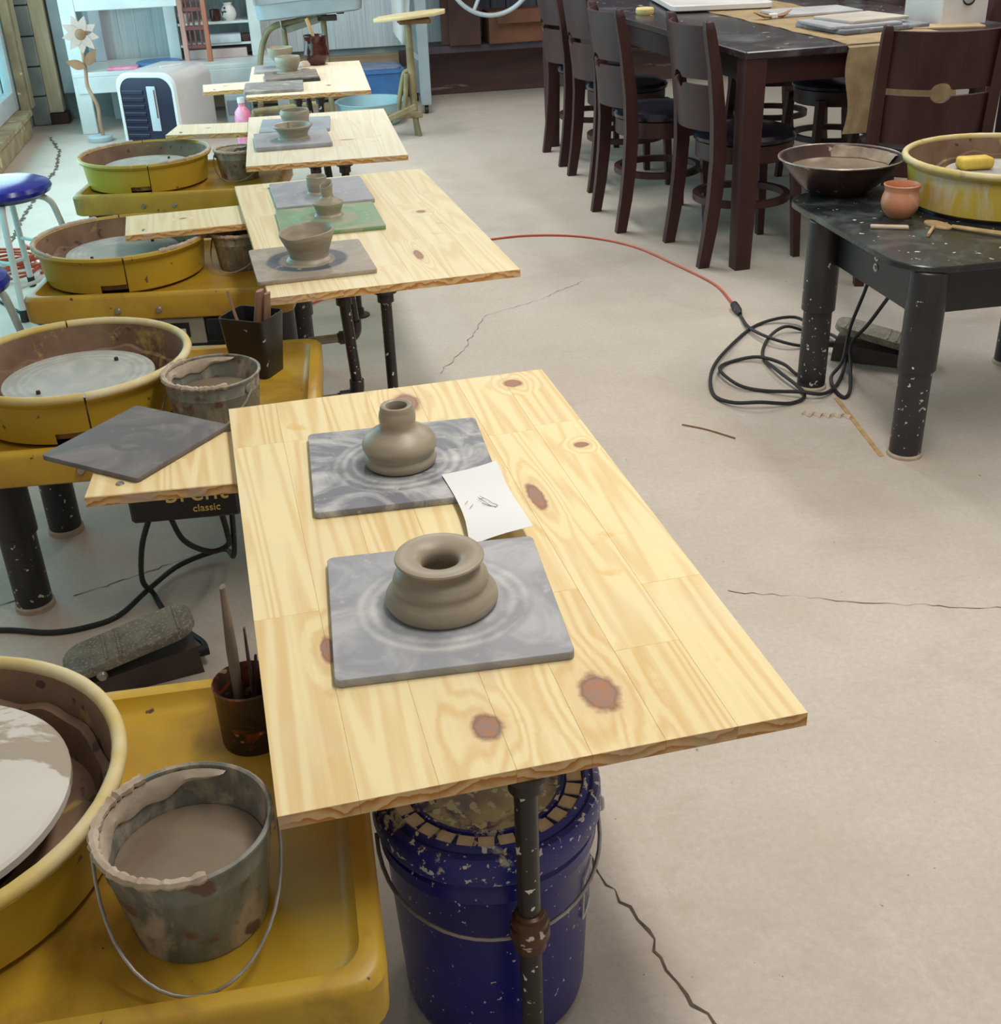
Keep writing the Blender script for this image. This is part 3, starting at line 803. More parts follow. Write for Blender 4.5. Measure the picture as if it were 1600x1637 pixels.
def tray_deck(x0, x1, y0, y1, zb, zf, zl, lipw, r=0.04):
    cx, cy, W, D = (x0 + x1) / 2, (y0 + y1) / 2, x1 - x0, y1 - y0
    def lp(ins, z, rr): return [(x, y, z) for x, y in rrect(W - 2 * ins, D - 2 * ins, rr, 5, cx, cy)]
    return loft([lp(0.02, zb + 0.012, r), lp(0.004, zb, r), lp(0, zb + 0.004, r), lp(-0.002, zl - 0.012, r), lp(0.003, zl - 0.003, r), lp(0.008, zl, r), lp(lipw - 0.004, zl - 0.002, r), lp(lipw + 0.004, zf + 0.006, r), lp(lipw + 0.014, zf, r)])
def yellow_wheel(label, c, ang, Rr, seed, head, legs, rim, seam=-75, x1=0.55, y0=-0.30, y1=0.29):
    t = thing('potters_wheel', label, 'potters wheel', (c[0], c[1], 0), R(ang), 'yellow pottery wheels beside the pine tables')
    part('deck', tray_deck(-0.235, x1, y0, y1, 0.375, DT, DT + 0.024, 0.03), YDECK, t)
    wheel_parts(t, Rr, 0.118, DT + 0.001, 0.172, head, R(seam), YELLOW, rim, seed)
    part('pan_ring', cyl(Rr * 0.86, 0.40, DT + 0.004, 40), LABELK, t)
    for lx, ly in legs:
        lg = part('leg', cyl(0.042, 0.0, 0.40, 28, bev=0.004), BLACKS, t, (lx, ly, 0))
        part('leg_sleeve', cyl(0.048, 0.20, 0.385, 28, bev=0.003), BLACK, lg)
        part('foot', lathe([(0, 0), (0.046, 0), (0.046, 0.012), (0.042, 0.016), (0, 0.016)], 28), DRYCLAY, lg)
    for bx in (0.04, 0.16):
        part('bolt', lathe([(0, 0.006), (0.007, 0.005), (0.010, 0.0), (0, 0)], 12), STEEL, t, (bx, y0 - 0.002, 0.405), (R(90), 0, 0))
    part('motor_housing', box(0.30, 0.30, 0.16, (0.25, 0.02, 0.30), 0.015, 2), LABELK, t)
    return t
LEG4 = [(-0.17, -0.17), (-0.17, 0.2), (0.49, -0.2), (0.49, 0.2)]
W1 = yellow_wheel('yellow pottery wheel with a round white slip-covered bat on its head', (-0.745, 1.10), 9, 0.262, 3, HEADW, [(-0.17, 0.2), (-0.17, -0.2), (0.44, -0.18), (0.40, 0.2)], YRIM, y0=-0.32, x1=0.56)
W2 = yellow_wheel('yellow pottery wheel with a bare grey head and a black lettered control box', (-0.965, 2.565), 6, 0.253, 5, HEADG, LEG4, YRIM)
W3 = yellow_wheel('yellow pottery wheel with a grey control plate, side board over its pan', (-1.142, 3.63), 1, 0.258, 8, HEADG, LEG4, DRYCLAY)
W4 = yellow_wheel('yellow pottery wheel nearest the white cabinet and the wooden flower', (-1.38, 4.90), 1, 0.255, 12, HEADG, LEG4, DRYCLAY)
# control box with lettering on W2, label plate on W3
cb = part('control_box', box(0.235, 0.10, 0.10, (0.245, -0.275, 0.325), 0.006), LABELK, W2)
tm = text_mesh('brent', 0.062); tm.transform(Matrix.Translation((0.205, -0.3262, 0.322)) @ Matrix.Rotation(R(90), 4, 'X'))
part('lettering', tm, GOLD, cb)
tm = text_mesh('classic', 0.024); tm.transform(Matrix.Translation((0.262, -0.3262, 0.295)) @ Matrix.Rotation(R(90), 4, 'X'))
part('lettering', tm, GOLD, cb)
cb = part('control_box', box(0.30, 0.10, 0.085, (0.25, -0.235, 0.335), 0.004), LABELK, W3)
pl = part('plate', box(0.175, 0.006, 0.08, (0.195, -0.288, 0.332), 0.002), PLATEG, cb)
part('label', box(0.105, 0.002, 0.044, (0.185, -0.2922, 0.336)), LABELK, cb)
part('label_field', box(0.042, 0.002, 0.020, (0.205, -0.2934, 0.330)), LABELW, cb)
part('label_field', box(0.022, 0.002, 0.028, (0.148, -0.2934, 0.334)), LABELW, cb)
bx_ = part('box_side', box(0.07, 0.08, 0.05, (0.325, -0.26, 0.345), 0.004), LABELK, cb)

# ------------------------------------------------------------------ buckets and cans
def bucket(label, c, z, rb, rt, h, bail, seed, slip_h=0.55, bail_down=True):
    t = thing('bucket', label, 'bucket', (c[0], c[1], z), 0, 'galvanised slip buckets')
    part('body', lathe([(0, 0.004), (rb - 0.006, 0.004), (rb - 0.003, 0), (rb, 0.002), (rb + 0.001, 0.01), (rb + (rt - rb) * 0.72, h * 0.72), (rb + (rt - rb) * 0.73 + 0.0015, h * 0.745), (rb + (rt - rb) * 0.77, h * 0.77), (rt - 0.001, h - 0.006), (rt + 0.003, h - 0.003), (rt + 0.003, h), (rt, h + 0.002), (rt - 0.003, h), (rt - 0.004, h - 0.008), (rb, 0.012), (0, 0.01)], 48), GALV, t)
    rs = rb + (rt - rb) * slip_h - 0.004
    part('slip', lathe([(0, h * slip_h), (rs, h * slip_h), (rs, h * slip_h - 0.003), (0, h * slip_h - 0.003)], 40), CLAYSLIP, t)
    rr = random.Random(seed)
    n = 60
    pts, rad = [], []
    b0 = rr.uniform(2.2, 2.8)
    for j in range(n):
        a = b0 + 2.9 * j / (n - 1)
        pts.append(((rt - 0.001) * math.cos(a), (rt - 0.001) * math.sin(a), h + 0.001 + rr.uniform(-0.001, 0.001)))
        rad.append(0.0045 + rr.uniform(0, 0.0032))
    part('dried_slip', tube(pts, rad, 7), DRYCLAY, t)
    def lp(a, i, r, zz):
        tp = max(0.0, math.sin(PI * (a - R(70)) / R(200))) ** 0.6
        return (r, h - 0.004 - (h - 0.004 - zz - (0.006 * math.sin(5 * a) + 0.004 * math.sin(11 * a + 1)) * (1 if i > 1 else 0)) * tp)
    part('slip_crust', lathe([(rt - 0.005, h - 0.004), (rt - 0.008, h - 0.012), (rt - 0.011, h * 0.82), (rt - 0.010, h * 0.76), (rt - 0.006, h * 0.74)], 60, R(70), R(270), fn=lp, cap=False), DRYCLAY, t)
    if bail is not None:
        a0 = R(bail)
        ear = lathe([(0, 0.003), (0.011, 0.003), (0.012, 0), (0, 0)], 14)
        for s in (0, PI):
            part('ear', ear, GALV, t, ((rt - 0.001) * math.cos(a0 + s), (rt - 0.001) * math.sin(a0 + s), h - 0.022), (0, R(90), a0 + s))
        pts = []
        n = 22
        for i in range(n + 1):
            q = PI * i / n
            u = math.cos(q) * (rt + 0.006)
            v = -math.sin(q) * (rt + 0.036)
            zz = (h - 0.022) * (1 - math.sin(q) ** 0.8) + 0.012 * math.sin(q)
            pts.append((u * math.cos(a0) - v * math.sin(a0), u * math.sin(a0) + v * math.cos(a0), max(zz, 0.004)))
        part('bail', tube(pts, 0.0022, 8), WIRE, t)
    return t
bucket('galvanised slip bucket with a hanging wire bail, beside the rusty tool can', (-0.372, 1.005), DT, 0.078, 0.098, 0.142, 12, 1, 0.62)
bucket('galvanised bucket crusted with clay, beside the grey-headed wheel', (-0.622, 2.425), DT, 0.090, 0.104, 0.128, -30, 4, 0.6)
bucket('galvanised bucket beside the wheel whose pan has a side board over it', (-0.788, 3.66), DT, 0.066, 0.078, 0.11, -10, 6, 0.5)
bucket('galvanised bucket standing beside the wheel nearest the white cabinet', (-1.012, 4.92), DT, 0.074, 0.09, 0.115, 0, 9, 0.4)
can = thing('tool_can', 'rusty tin can crusted with clay on the yellow deck', 'can', (-0.362, 1.325, DT))
part('body', lathe([(0, 0.003), (0.044, 0), (0.045, 0.004), (0.0455, 0.094), (0.047, 0.098), (0.045, 0.1), (0.043, 0.096), (0.043, 0.01), (0, 0.008)], 36), CUPIN, can)
for k, (dx, dy, tx, ty, hh, wd, m_) in enumerate(((-0.014, 0.0, -0.012, 0.010, 0.245, 0.0145, WOOD), (0.008, -0.006, 0.010, 0.0, 0.185, 0.0055, PEDALD), (0.008, 0.01, 0.016, 0.012, 0.13, 0.007, CARDD))):
    tl = single('clay_tool', tube([(dx, dy, 0.012), ((dx + tx) / 2, (dy + ty) / 2, hh * 0.6), (tx, ty, hh)], [wd * 0.8, wd, wd * 0.55], 10, flat=0.5),
                mottled('grey_tool_wood', (128, 112, 96), (100, 86, 74), 8, rough=0.6, stretch=(4, 4, 0.5)) if k == 0 else m_,
                ('flat grey wooden throwing stick in the rusty can', 'thin dark needle tool in the rusty can', 'short brown tool handle in the rusty can')[k], 'tool', (-0.362, 1.325, DT + 0.001))
# black tool caddy with wood ribs on wheel 2's deck
cd = thing('tool_caddy', 'black clay-splashed plastic caddy on the yellow deck', 'caddy', (-0.585, 2.74, DT), R(-22))
def caddy_loops():
    out = []
    for z, w_, d_, ins in ((0, 0.10, 0.085, 0), (0.15, 0.125, 0.105, 0), (0.15, 0.119, 0.099, 0), (0.012, 0.094, 0.079, 0)):
        out.append([(x, y, z) for x, y in rrect(w_, d_, 0.012, 3)])
    return out
part('body', loft(caddy_loops()), mottled('caddy_black', (30, 28, 30), (40, 36, 36), 8, c4=(130, 118, 106), s4=8, t4=0.63, c3=(190, 180, 168), s3=50, t3=0.72, rough=0.35), cd)
for k, (dx, dy, tx, hh, wd) in enumerate(((0.0, 0.0, 0.035, 0.21, 0.02), (0.02, 0.015, 0.045, 0.20, 0.016), (-0.015, -0.01, -0.05, 0.205, 0.006))):
    single('wooden_rib', tube([(dx, dy, 0.016), ((dx + tx) / 2, dy, hh * 0.6), (tx, dy, hh)], [wd * 0.7, wd, wd * 0.8], 10, flat=0.35), mottled('rib_wood', (150, 112, 86), (118, 86, 68), 8, rough=0.6, stretch=(4, 4, 0.5)),
           ('broad brown wooden rib standing in the black caddy', 'reddish wooden rib leaning in the black caddy', 'thin stick leaning in the black caddy')[k], 'tool', (-0.585, 2.74, DT + 0.001), (0, 0, R(-22)))
# blue pail with lid
pail = thing('pail', 'blue plastic pail with a paint-splattered gridded lid, beside a pipe leg', 'pail', (-0.036, 1.262, 0))
part('body', lathe([(0, 0), (0.128, 0), (0.133, 0.004), (0.136, 0.02), (0.147, 0.30), (0.149, 0.305), (0.154, 0.31), (0.154, 0.33), (0.149, 0.335), (0.15, 0.37), (0.15, 0.38), (0, 0.38)], 64), BLUEP, pail)
ld = part('lid', lathe([(0.10, 0.388), (0.104, 0.390), (0.106, 0.394), (0.110, 0.394), (0.111, 0.388), (0.135, 0.388), (0.136, 0.396), (0.139, 0.399), (0.143, 0.396), (0.146, 0.392), (0.150, 0.394), (0.157, 0.392), (0.160, 0.386), (0.161, 0.352), (0.158, 0.345), (0.155, 0.345)], 72), BLUELID, pail)
part('lid_top', cyl(0.101, 0.376, 0.3885, 48), LIDTOP, ld)
cell = box(0.021, 0.0215, 0.003, (0.123, 0, 0.3895), 0.0006)
for i in range(28):
    part('lid_cell', cell, CELL, ld, (0, 0, 0), (0, 0, 2 * PI * i / 28))
part('bail', tube([((0.158 + 0.006 * math.sin(q)) * math.cos(R(8) - q), (0.158 + 0.006 * math.sin(q)) * math.sin(R(8) - q), 0.318 - 0.062 * math.sin(q) ** 0.7) for q in [PI * i / 24 for i in range(25)]], 0.003, 8), WIRE, pail)
part('bail_ear', cyl(0.011, 0.0, 0.022, 14, bev=0.003), WHITEPL, pail, (0.146, 0.02, 0.318), (0, R(90), 0))
bm = bmesh.new()
for (aa, za, ab_, zb) in ((-25, 0.175, -25, 0.255), (-8, 0.175, -8, 0.255), (-25, 0.175, -8, 0.175), (-25, 0.255, -8, 0.255)):
    pts = []
    for i in range(7):
        a = R(aa + (ab_ - aa) * i / 6); z = za + (zb - za) * i / 6
        r = 0.1365 + 0.0105 * (z / 0.28) + 0.001
        pts.append((r * math.cos(a), r * math.sin(a), z))
    tube_into(bm, pts, 0.0015, 6)
part('label_outline', fin(bm), LABELW, pail)

# ------------------------------------------------------------------ foot pedals and cords
def pedal(label, c, rz, L=0.27, Wd=0.115):
    t = thing('foot_pedal', label, 'foot pedal', (c[0], c[1], 0), rz, 'wheel foot pedals')
    part('base', loft([[(-L / 2, -Wd / 2, 0.0), (L / 2, -Wd / 2, 0), (L / 2, Wd / 2, 0), (-L / 2, Wd / 2, 0)], [(-L / 2 + 0.01, -Wd / 2 + 0.006, 0.035), (L / 2 - 0.006, -Wd / 2 + 0.006, 0.065), (L / 2 - 0.006, Wd / 2 - 0.006, 0.065), (-L / 2 + 0.01, Wd / 2 - 0.006, 0.035)]]), PEDALD, t)
    out = rrect(L * 1.04, Wd, 0.045, 6)
    plate = part('plate', prism(out, 0, 0.022, 0.003), PEDAL, t, (0, 0, 0.075), (0, R(-11), 0))
    for x in (-0.05, -0.02):
        part('ridge', box(0.006, Wd * 0.86, 0.004, (x, 0, 0.0235), 0.001), PEDAL, plate)
    part('ridge', box(0.006, Wd * 0.86, 0.004, (L * 0.4, 0, 0.0235), 0.001), PEDAL, plate)
    part('pivot_bolt', lathe([(0, 0.008), (0.008, 0.007), (0.012, 0), (0, 0)], 12), STEEL, t, (-0.07, -Wd / 2, 0.055), (R(90), 0, 0))
    part('cord_gland', cyl(0.012, 0, 0.03, 12), RUBBER, t, (L / 2 - 0.01, -0.02, 0.03), (0, R(90), 0))
    return t
pedal('cast metal foot pedal behind the slip-covered wheel', (-0.80, 2.085), R(22))
pedal('cast metal foot pedal under the black-decked wheel', (1.30, 3.72), R(155), 0.30)
def cord(label, pts, r, mat, name='power_cord', group=None, cat='cord'):
    return single(name, tube(pts, r, 8, sub=6), mat, label, cat, group=group)
cr = 0.0065
cord('black cord hanging from the lettered control box to the foot pedal', [(-0.775, 2.295, 0.275), (-0.805, 2.29, 0.20), (-0.845, 2.36, 0.07), (-0.84, 2.40, 0.008), (-0.791, 2.315, cr), (-0.719, 2.23, cr), (-0.672, 2.17, cr + 0.01), (-0.655, 2.115, 0.03)], cr, RUBBER)
cord('black cord sweeping from under the wheel across the floor', [(-0.60, 2.325, 0.275), (-0.635, 2.41, 0.10), (-0.70, 2.56, 0.03), (-0.797, 2.512, cr + 0.012), (-0.848, 2.400, cr + 0.014), (-0.899, 2.310, cr), (-0.96, 2.267, cr), (-1.041, 2.250, cr), (-1.162, 2.269, cr), (-1.3, 2.25, cr)], cr, RUBBER)
cord('black cord looping down below the lettered control box', [(-0.735, 2.30, 0.275), (-0.715, 2.31, 0.20), (-0.675, 2.36, 0.14), (-0.635, 2.37, 0.15), (-0.622, 2.335, 0.2), (-0.625, 2.32, 0.275)], cr, RUBBER)
cord('orange extension cord running across the concrete to the black plug', [(-0.98, 4.28, 0.005), (-0.72, 4.55, 0.005), (-0.42, 4.98, 0.005), (-0.2, 5.27, 0.005), (-0.007, 5.372, 0.005), (0.197, 5.416, 0.005), (0.426, 5.361, 0.005), (0.635, 5.177, 0.005), (0.785, 4.871, 0.005), (0.896, 4.598, 0.005), (0.921, 4.398, 0.006), (0.922, 4.285, 0.014)], 0.0045, ORANGE, 'extension_cord')
plug = thing('cord_plug', 'black plug joining the orange cord to the black one', 'plug', (0.923, 4.25, 0.0), R(-88))
part('socket', tube([(-0.055, 0, 0.015), (-0.045, 0, 0.016), (-0.005, 0, 0.016), (0.0, 0, 0.016)], [0.009, 0.0155, 0.0155, 0.014], 12), RUBBER, plug)
part('plug_body', tube([(0.001, 0, 0.016), (0.02, 0, 0.016), (0.05, 0, 0.012)], [0.0145, 0.0145, 0.008], 12), RUBBER, plug)
coil = [(0.926, 4.195), (0.930, 4.028), (0.994, 3.875), (1.093, 3.863), (1.150, 3.95), (1.108, 4.108), (0.966, 4.091), (0.817, 3.851), (0.719, 3.630), (0.695, 3.473), (0.737, 3.378), (0.820, 3.350), (0.925, 3.375), (0.975, 3.43), (0.93, 3.60), (0.920, 3.777), (0.971, 3.927), (1.051, 4.014), (1.128, 4.005), (1.199, 3.932), (1.193, 3.749), (1.127, 3.56), (1.04, 3.42), (0.955, 3.42), (0.858, 3.482), (0.784, 3.516), (0.744, 3.627), (0.795, 3.735), (0.895, 3.753), (0.96, 3.66), (1.0, 3.60), (1.06, 3.6)]
cord('black power cord coiled loosely on the floor round the black leg', [(x, y, 0.006 + 0.009 * (i % 3)) for i, (x, y) in enumerate(coil)], 0.006, RUBBER)
cord('black cord hanging down from the black-decked wheel to the floor', [(1.27, 3.36, 0.542), (1.25, 3.43, 0.40), (1.215, 3.60, 0.18), (1.19, 3.68, 0.08), (1.175, 3.62, 0.022), (1.13, 3.46, 0.007), (1.095, 3.40, 0.007), (1.082, 3.46, 0.008), (1.09, 3.54, 0.02), (1.14, 3.60, 0.05), (1.18, 3.68, 0.14), (1.215, 3.66, 0.30), (1.24, 3.62, 0.542)], 0.006, RUBBER)
pts = []
for i in range(64):
    a = i * 0.62
    pts.append((-2.13 + (0.14 + 0.02 * math.sin(i * 1.7)) * math.cos(a), 5.12 + (0.11 + 0.02 * math.cos(i * 2.3)) * math.sin(a), 0.007 + 0.0016 * i))
single('extension_cord', tube(pts, 0.006, 7, sub=3), ORANGE, 'orange extension cord coiled in a heap under the blue stool', 'cord')
cord('black cord on the floor below the blue stools', [(-2.05, 4.75, 0.006), (-1.9, 4.58, 0.006), (-1.72, 4.38, 0.006), (-1.5, 4.2, 0.006)], 0.006, RUBBER)

# ------------------------------------------------------------------ black-decked wheel on the right
WR = thing('potters_wheel', 'black-decked pottery wheel with a pale yellow splash pan', 'potters wheel', (1.075, 2.93, 0), R(10), None)
DZ = 0.56
DKM = mottled('black_deck', (44, 50, 50), (36, 38, 40), 5, c4=(96, 104, 102), s4=7, t4=0.5, w4=0.25, c3=(200, 194, 184), s3=34, t3=0.68, w3=0.04, rough=0.25)  # broad patches paint a grey-green sheen into the colour; spots are clay splatter
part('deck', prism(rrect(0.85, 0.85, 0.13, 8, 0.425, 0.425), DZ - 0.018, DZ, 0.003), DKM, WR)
apr = part('apron', boxes([(0.012, 0.62, 0.13, (0.075, 0.38, DZ - 0.083)), (0.70, 0.012, 0.13, (0.43, 0.07, DZ - 0.083))]), mottled('black_apron', (32, 31, 33), (40, 38, 40), 5, c4=(96, 92, 90), s4=6, t4=0.68, rough=0.4), WR)
for zz in (0.505, 0.475):
    part('bolt', lathe([(0, 0.006), (0.006, 0.006), (0.006, 0.002), (0.012, 0.002), (0.012, 0), (0, 0)], 14), STEEL, apr, (0.069, 0.30, zz), (0, R(-90), 0))
for lx, ly in ((0.092, 0.055), (0.045, 0.585), (0.75, 0.06), (0.75, 0.60)):
    lg = part('leg', cyl(0.044, 0.0, 0.5, 28, bev=0.004), BLACKS, WR, (lx, ly, 0))
    part('leg_sleeve', cyl(0.0515, 0.26, DZ - 0.018, 28, bev=0.003), BLACK, lg)
    part('foot', lathe([(0, 0), (0.049, 0), (0.049, 0.008), (0.045, 0.012), (0, 0.012)], 28), DRYCLAY, lg)
PALEY = mottled('pale_yellow_pan', (206, 180, 76), (196, 168, 62), 5, c4=(206, 192, 172), s4=5, t4=0.54, w4=0.16, c3=(120, 92, 60), s3=24, t3=0.74, rough=0.5, stretch=(2, 2, 0.5))
def shift_children(t, before, off):
    for o in t.children:
        if o not in before:
            o.location = (o.location[0] + off[0], o.location[1] + off[1], o.location[2])
bf = set(WR.children)
wheel_parts(WR, 0.295, 0.135, DZ + 0.006, 0.178, HEADG, R(120), PALEY, YRIM, 21)
part('pan_ring', cyl(0.26, DZ - 0.001, DZ + 0.012, 40), LABELK, WR)
shift_children(WR, bf, (0.58, 0.525))
bw = thing('slip_bowl', 'wide dark metal bowl full of slip on the black deck', 'bowl', (1.118, 3.775, DZ))
part('body', lathe([(0, 0.003), (0.085, 0.0), (0.09, 0.004), (0.125, 0.03), (0.175, 0.085), (0.186, 0.104), (0.194, 0.107), (0.194, 0.110), (0.184, 0.110), (0.172, 0.088), (0.12, 0.034), (0, 0.012)], 56), BOWLW, bw)
part('slip', lathe([(0, 0.075), (0.158, 0.075), (0.158, 0.072), (0, 0.072)], 48), CLAYSLIP, bw)
def lp2(a, i, r, z): return (r + 0.004 * math.sin(9 * a), z + 0.005 * math.sin(7 * a + 1) * (1 if i in (1, 2) else 0))
part('dried_slip', lathe([(0.181, 0.106), (0.174, 0.101), (0.164, 0.089), (0.154, 0.0765)], 60, R(0), R(85), fn=lp2, cap=False), mottled('crust', (164, 146, 126), (130, 112, 96), 24, rough=0.8, bump=0.8, bscale=60), bw)
part('rim', tube([(0.192 * math.cos(2 * PI * i / 48), 0.192 * math.sin(2 * PI * i / 48), 0.110) for i in range(48)], 0.0028, 7, closed=True), STEEL, bw)
pot('terracotta_cup', 'small round terracotta cup on the black deck', (1.212, 3.452),
    [(r_ * 1.1, z_ * 1.14) for r_, z_ in [(0, 0), (0.030, 0), (0.034, 0.004), (0.046, 0.020), (0.0505, 0.036), (0.0485, 0.052), (0.044, 0.064), (0.0435, 0.070), (0.0475, 0.080), (0.048, 0.083), (0.0455, 0.084), (0.040, 0.07), (0.044, 0.05), (0.04, 0.02), (0, 0.008)]], TERRA, DZ, 'cup', group=None)
single('clay_strip', box(0.105, 0.024, 0.008, (0, 0, 0.004), 0.002), DRYCLAY, 'pale flat clay strip in front of the terracotta cup', 'clay strip', (1.147, 3.33, DZ), (0, 0, R(-14)))
rib = single('wooden_rib', prism([(0.05 * math.cos(2 * PI * i / 24), 0.026 * math.sin(2 * PI * i / 24)) for i in range(24)], 0, 0.006, 0.001), WOOD, 'pale oval wooden rib on the black deck beside the yellow pan', 'tool', (1.288, 3.335, DZ), (0, 0, R(-68)))
single('wooden_stick', tube([(0, 0, 0.006), (0.09, 0, 0.006)], 0.005, 8), WOOD, 'short pale stick poking out by the oval rib', 'tool', (1.222, 3.225, DZ), (0, 0, R(62)))
single('wooden_stick', tube([(0, 0, 0.006), (0.20, 0, 0.006)], [0.006, 0.009], 8), WOOD, 'long flat stick lying along the foot of the pale pan', 'tool', (1.315, 3.30, DZ), (0, 0, R(-42)))
single('sponge', box(0.10, 0.06, 0.035, (0, 0, 0.0175), 0.011, 3), SPONGE, 'yellow sponge lying on the wheel head in the pale pan', 'sponge', (1.475, 3.60, DZ + 0.097), (0, 0, R(5)))

# ------------------------------------------------------------------ dining table, chairs, things on the table
DH = 0.86
DTA = R(13.5)
DTB = thing('dining_table', 'long dark wooden table with burlap along its middle', 'table', (1.005, 4.745, 0), DTA)
part('top', box(1.30, 2.8, 0.03, (0.65, 1.40, DH - 0.015), 0.004), DARKT, DTB)
part('apron', boxes([(1.14, 0.022, 0.10, (0.65, 0.07, DH - 0.08)), (1.14, 0.022, 0.10, (0.65, 2.73, DH - 0.08)), (0.022, 2.66, 0.10, (0.07, 1.40, DH - 0.08)), (0.022, 2.66, 0.10, (1.23, 1.40, DH - 0.08))]), DARKW, DTB)
for lx in (0.05, 1.25):
    for ly in (0.05, 2.75):
        def lg4(z, s): return [(lx - s / 2, ly - s / 2, z), (lx + s / 2, ly - s / 2, z), (lx + s / 2, ly + s / 2, z), (lx - s / 2, ly + s / 2, z)]
        part('leg', loft([lg4(0, 0.066), lg4(0.5, 0.082), lg4(DH - 0.03, 0.085)]), DARKW, DTB)
def burlap_mat():
    k = NT('burlap')
    v = k.coords(jitter=False)
    wx = k.n('ShaderNodeTexWave'); wx.wave_type = 'BANDS'; wx.bands_direction = 'X'
    k.set(wx, 'Vector', v); wx.inputs['Scale'].default_value = 60; wx.inputs['Distortion'].default_value = 1.5
    wy = k.n('ShaderNodeTexWave'); wy.wave_type = 'BANDS'; wy.bands_direction = 'Y'
    k.set(wy, 'Vector', v); wy.inputs['Scale'].default_value = 60; wy.inputs['Distortion'].default_value = 1.5
    h = k.math('ADD', wx.outputs['Fac'], wy.outputs['Fac'])
    col = k.mix(k.ramp(k.noise(v, 18, 4), 0.3, 0.7), lin((174, 152, 114)), lin((146, 124, 90)))
    col = k.mix(k.ramp(h, 0.2, 1.6, 0.4, 0.0), col, lin((112, 92, 64)))
    k.bump(h, 0.4, 0.002)
    return k.out(col, 0.9)
def runner_fn(u, v):
    x = 0.43 + 0.48 * u + 0.006 * math.sin(v * 40)
    L = v * 2.75
    drop = 0.34
    if L < drop:
        return (x + 0.01 * math.sin(L * 20), -0.012 - 0.012 * math.sin(u * 7) * (1 - L / drop), DH + 0.004 - (drop - L))
    return (x, L - drop + 0.003, DH + 0.003 + 0.001 * math.sin(L * 30 + u * 5))
single('burlap_runner', grid_sheet(runner_fn, 14, 110, 0.002), burlap_mat(), 'tan burlap runner lying along the dark table and hanging over its end', 'table runner', (1.005, 4.745, 0), (0, 0, DTA))

def make_chair(label, loc, rz):
    t = thing('dining_chair', label, 'chair', loc, rz, 'dark wood chairs with black round seats')
    part('seat_cushion', lathe([(0, 0.475), (0.195, 0.475), (0.212, 0.482), (0.216, 0.497), (0.205, 0.512), (0.16, 0.524), (0.08, 0.530), (0, 0.531)], 44), VINYL, t)
    part('seat_frame', lathe([(0, 0.405), (0.198, 0.405), (0.203, 0.410), (0.203, 0.475), (0, 0.475)], 44), DARKW, t)
    def post(s):
        lp = []
        for z, x, w_, d_ in ((0, -0.245, 0.036, 0.046), (0.15, -0.222, 0.038, 0.052), (0.30, -0.207, 0.040, 0.056), (0.45, -0.200, 0.040, 0.058), (0.60, -0.208, 0.040, 0.054), (0.78, -0.232, 0.038, 0.048), (0.93, -0.262, 0.036, 0.042), (0.96, -0.268, 0.030, 0.034), (0.966, -0.269, 0.018, 0.02)):
            y = s * 0.205
            lp.append([(x - d_ / 2, y - w_ / 2, z), (x + d_ / 2, y - w_ / 2, z), (x + d_ / 2, y + w_ / 2, z), (x - d_ / 2, y + w_ / 2, z)])
        return loft(lp, ang=60)
    for s in (-1, 1):
        part('rear_post', post(s), DARKW, t)
        lp = []
        for z, o, sz in ((0, 0.185, 0.030), (0.25, 0.172, 0.036), (0.44, 0.160, 0.040)):
            lp.append([(o - sz / 2, s * o - sz / 2, z), (o + sz / 2, s * o - sz / 2, z), (o + sz / 2, s * o + sz / 2, z), (o - sz / 2, s * o + sz / 2, z)])
        part('front_leg', loft(lp, ang=60), DARKW, t)
    part('ring_stretcher', lathe([(0.178, 0.225), (0.206, 0.225), (0.206, 0.252), (0.178, 0.252), (0.178, 0.225)], 44), DARKW, t)
    def xb(z): return -0.200 - 0.068 * max(0, (z - 0.45) / 0.51) ** 1.25
    def bow(y): return -0.072 * (1 - (y / 0.19) ** 2)
    def notch(y): return 0.024 * math.sqrt(max(0, 1 - (y / 0.036) ** 2))
    def up_fn(u, v):
        y = -0.192 + 0.384 * u
        z0 = 0.745 + notch(y); z1 = 0.945
        z = z0 + (z1 - z0) * v
        return (xb(z) + bow(y), y, z)
    def lo_fn(u, v):
        y = -0.192 + 0.384 * u
        z0 = 0.545; z1 = 0.722 - notch(y)
        z = z0 + (z1 - z0) * v
        return (xb(z) + bow(y), y, z)
    part('back_panel', grid_sheet(up_fn, 40, 6, 0.012), DARKW, t)
    part('back_panel', grid_sheet(lo_fn, 40, 6, 0.012), DARKW, t)
    return t
def chair_origin(mx, my, ang):
    return (mx + 0.245 * math.cos(R(ang)), my + 0.245 * math.sin(R(ang)), 0)
ch = make_chair('dark wooden chair with a round black seat, beside the table leg', chair_origin(0.85, 5.036, 12), R(12))
dup(ch, chair_origin(0.5715, 5.627, 11), R(11), 'dark wooden chair, second along the table side from the table leg')
dup(ch, chair_origin(0.508, 6.42, 11), R(11), 'dark wooden chair, third along the table side from the table leg')
dup(ch, chair_origin(0.40, 7.056, 10), R(10), 'dark wooden chair, fourth along the table side from the table leg')
dup(ch, (1.69, 4.745, 0), R(84), 'dark wooden chair drawn up to the burlap-draped end of the table')

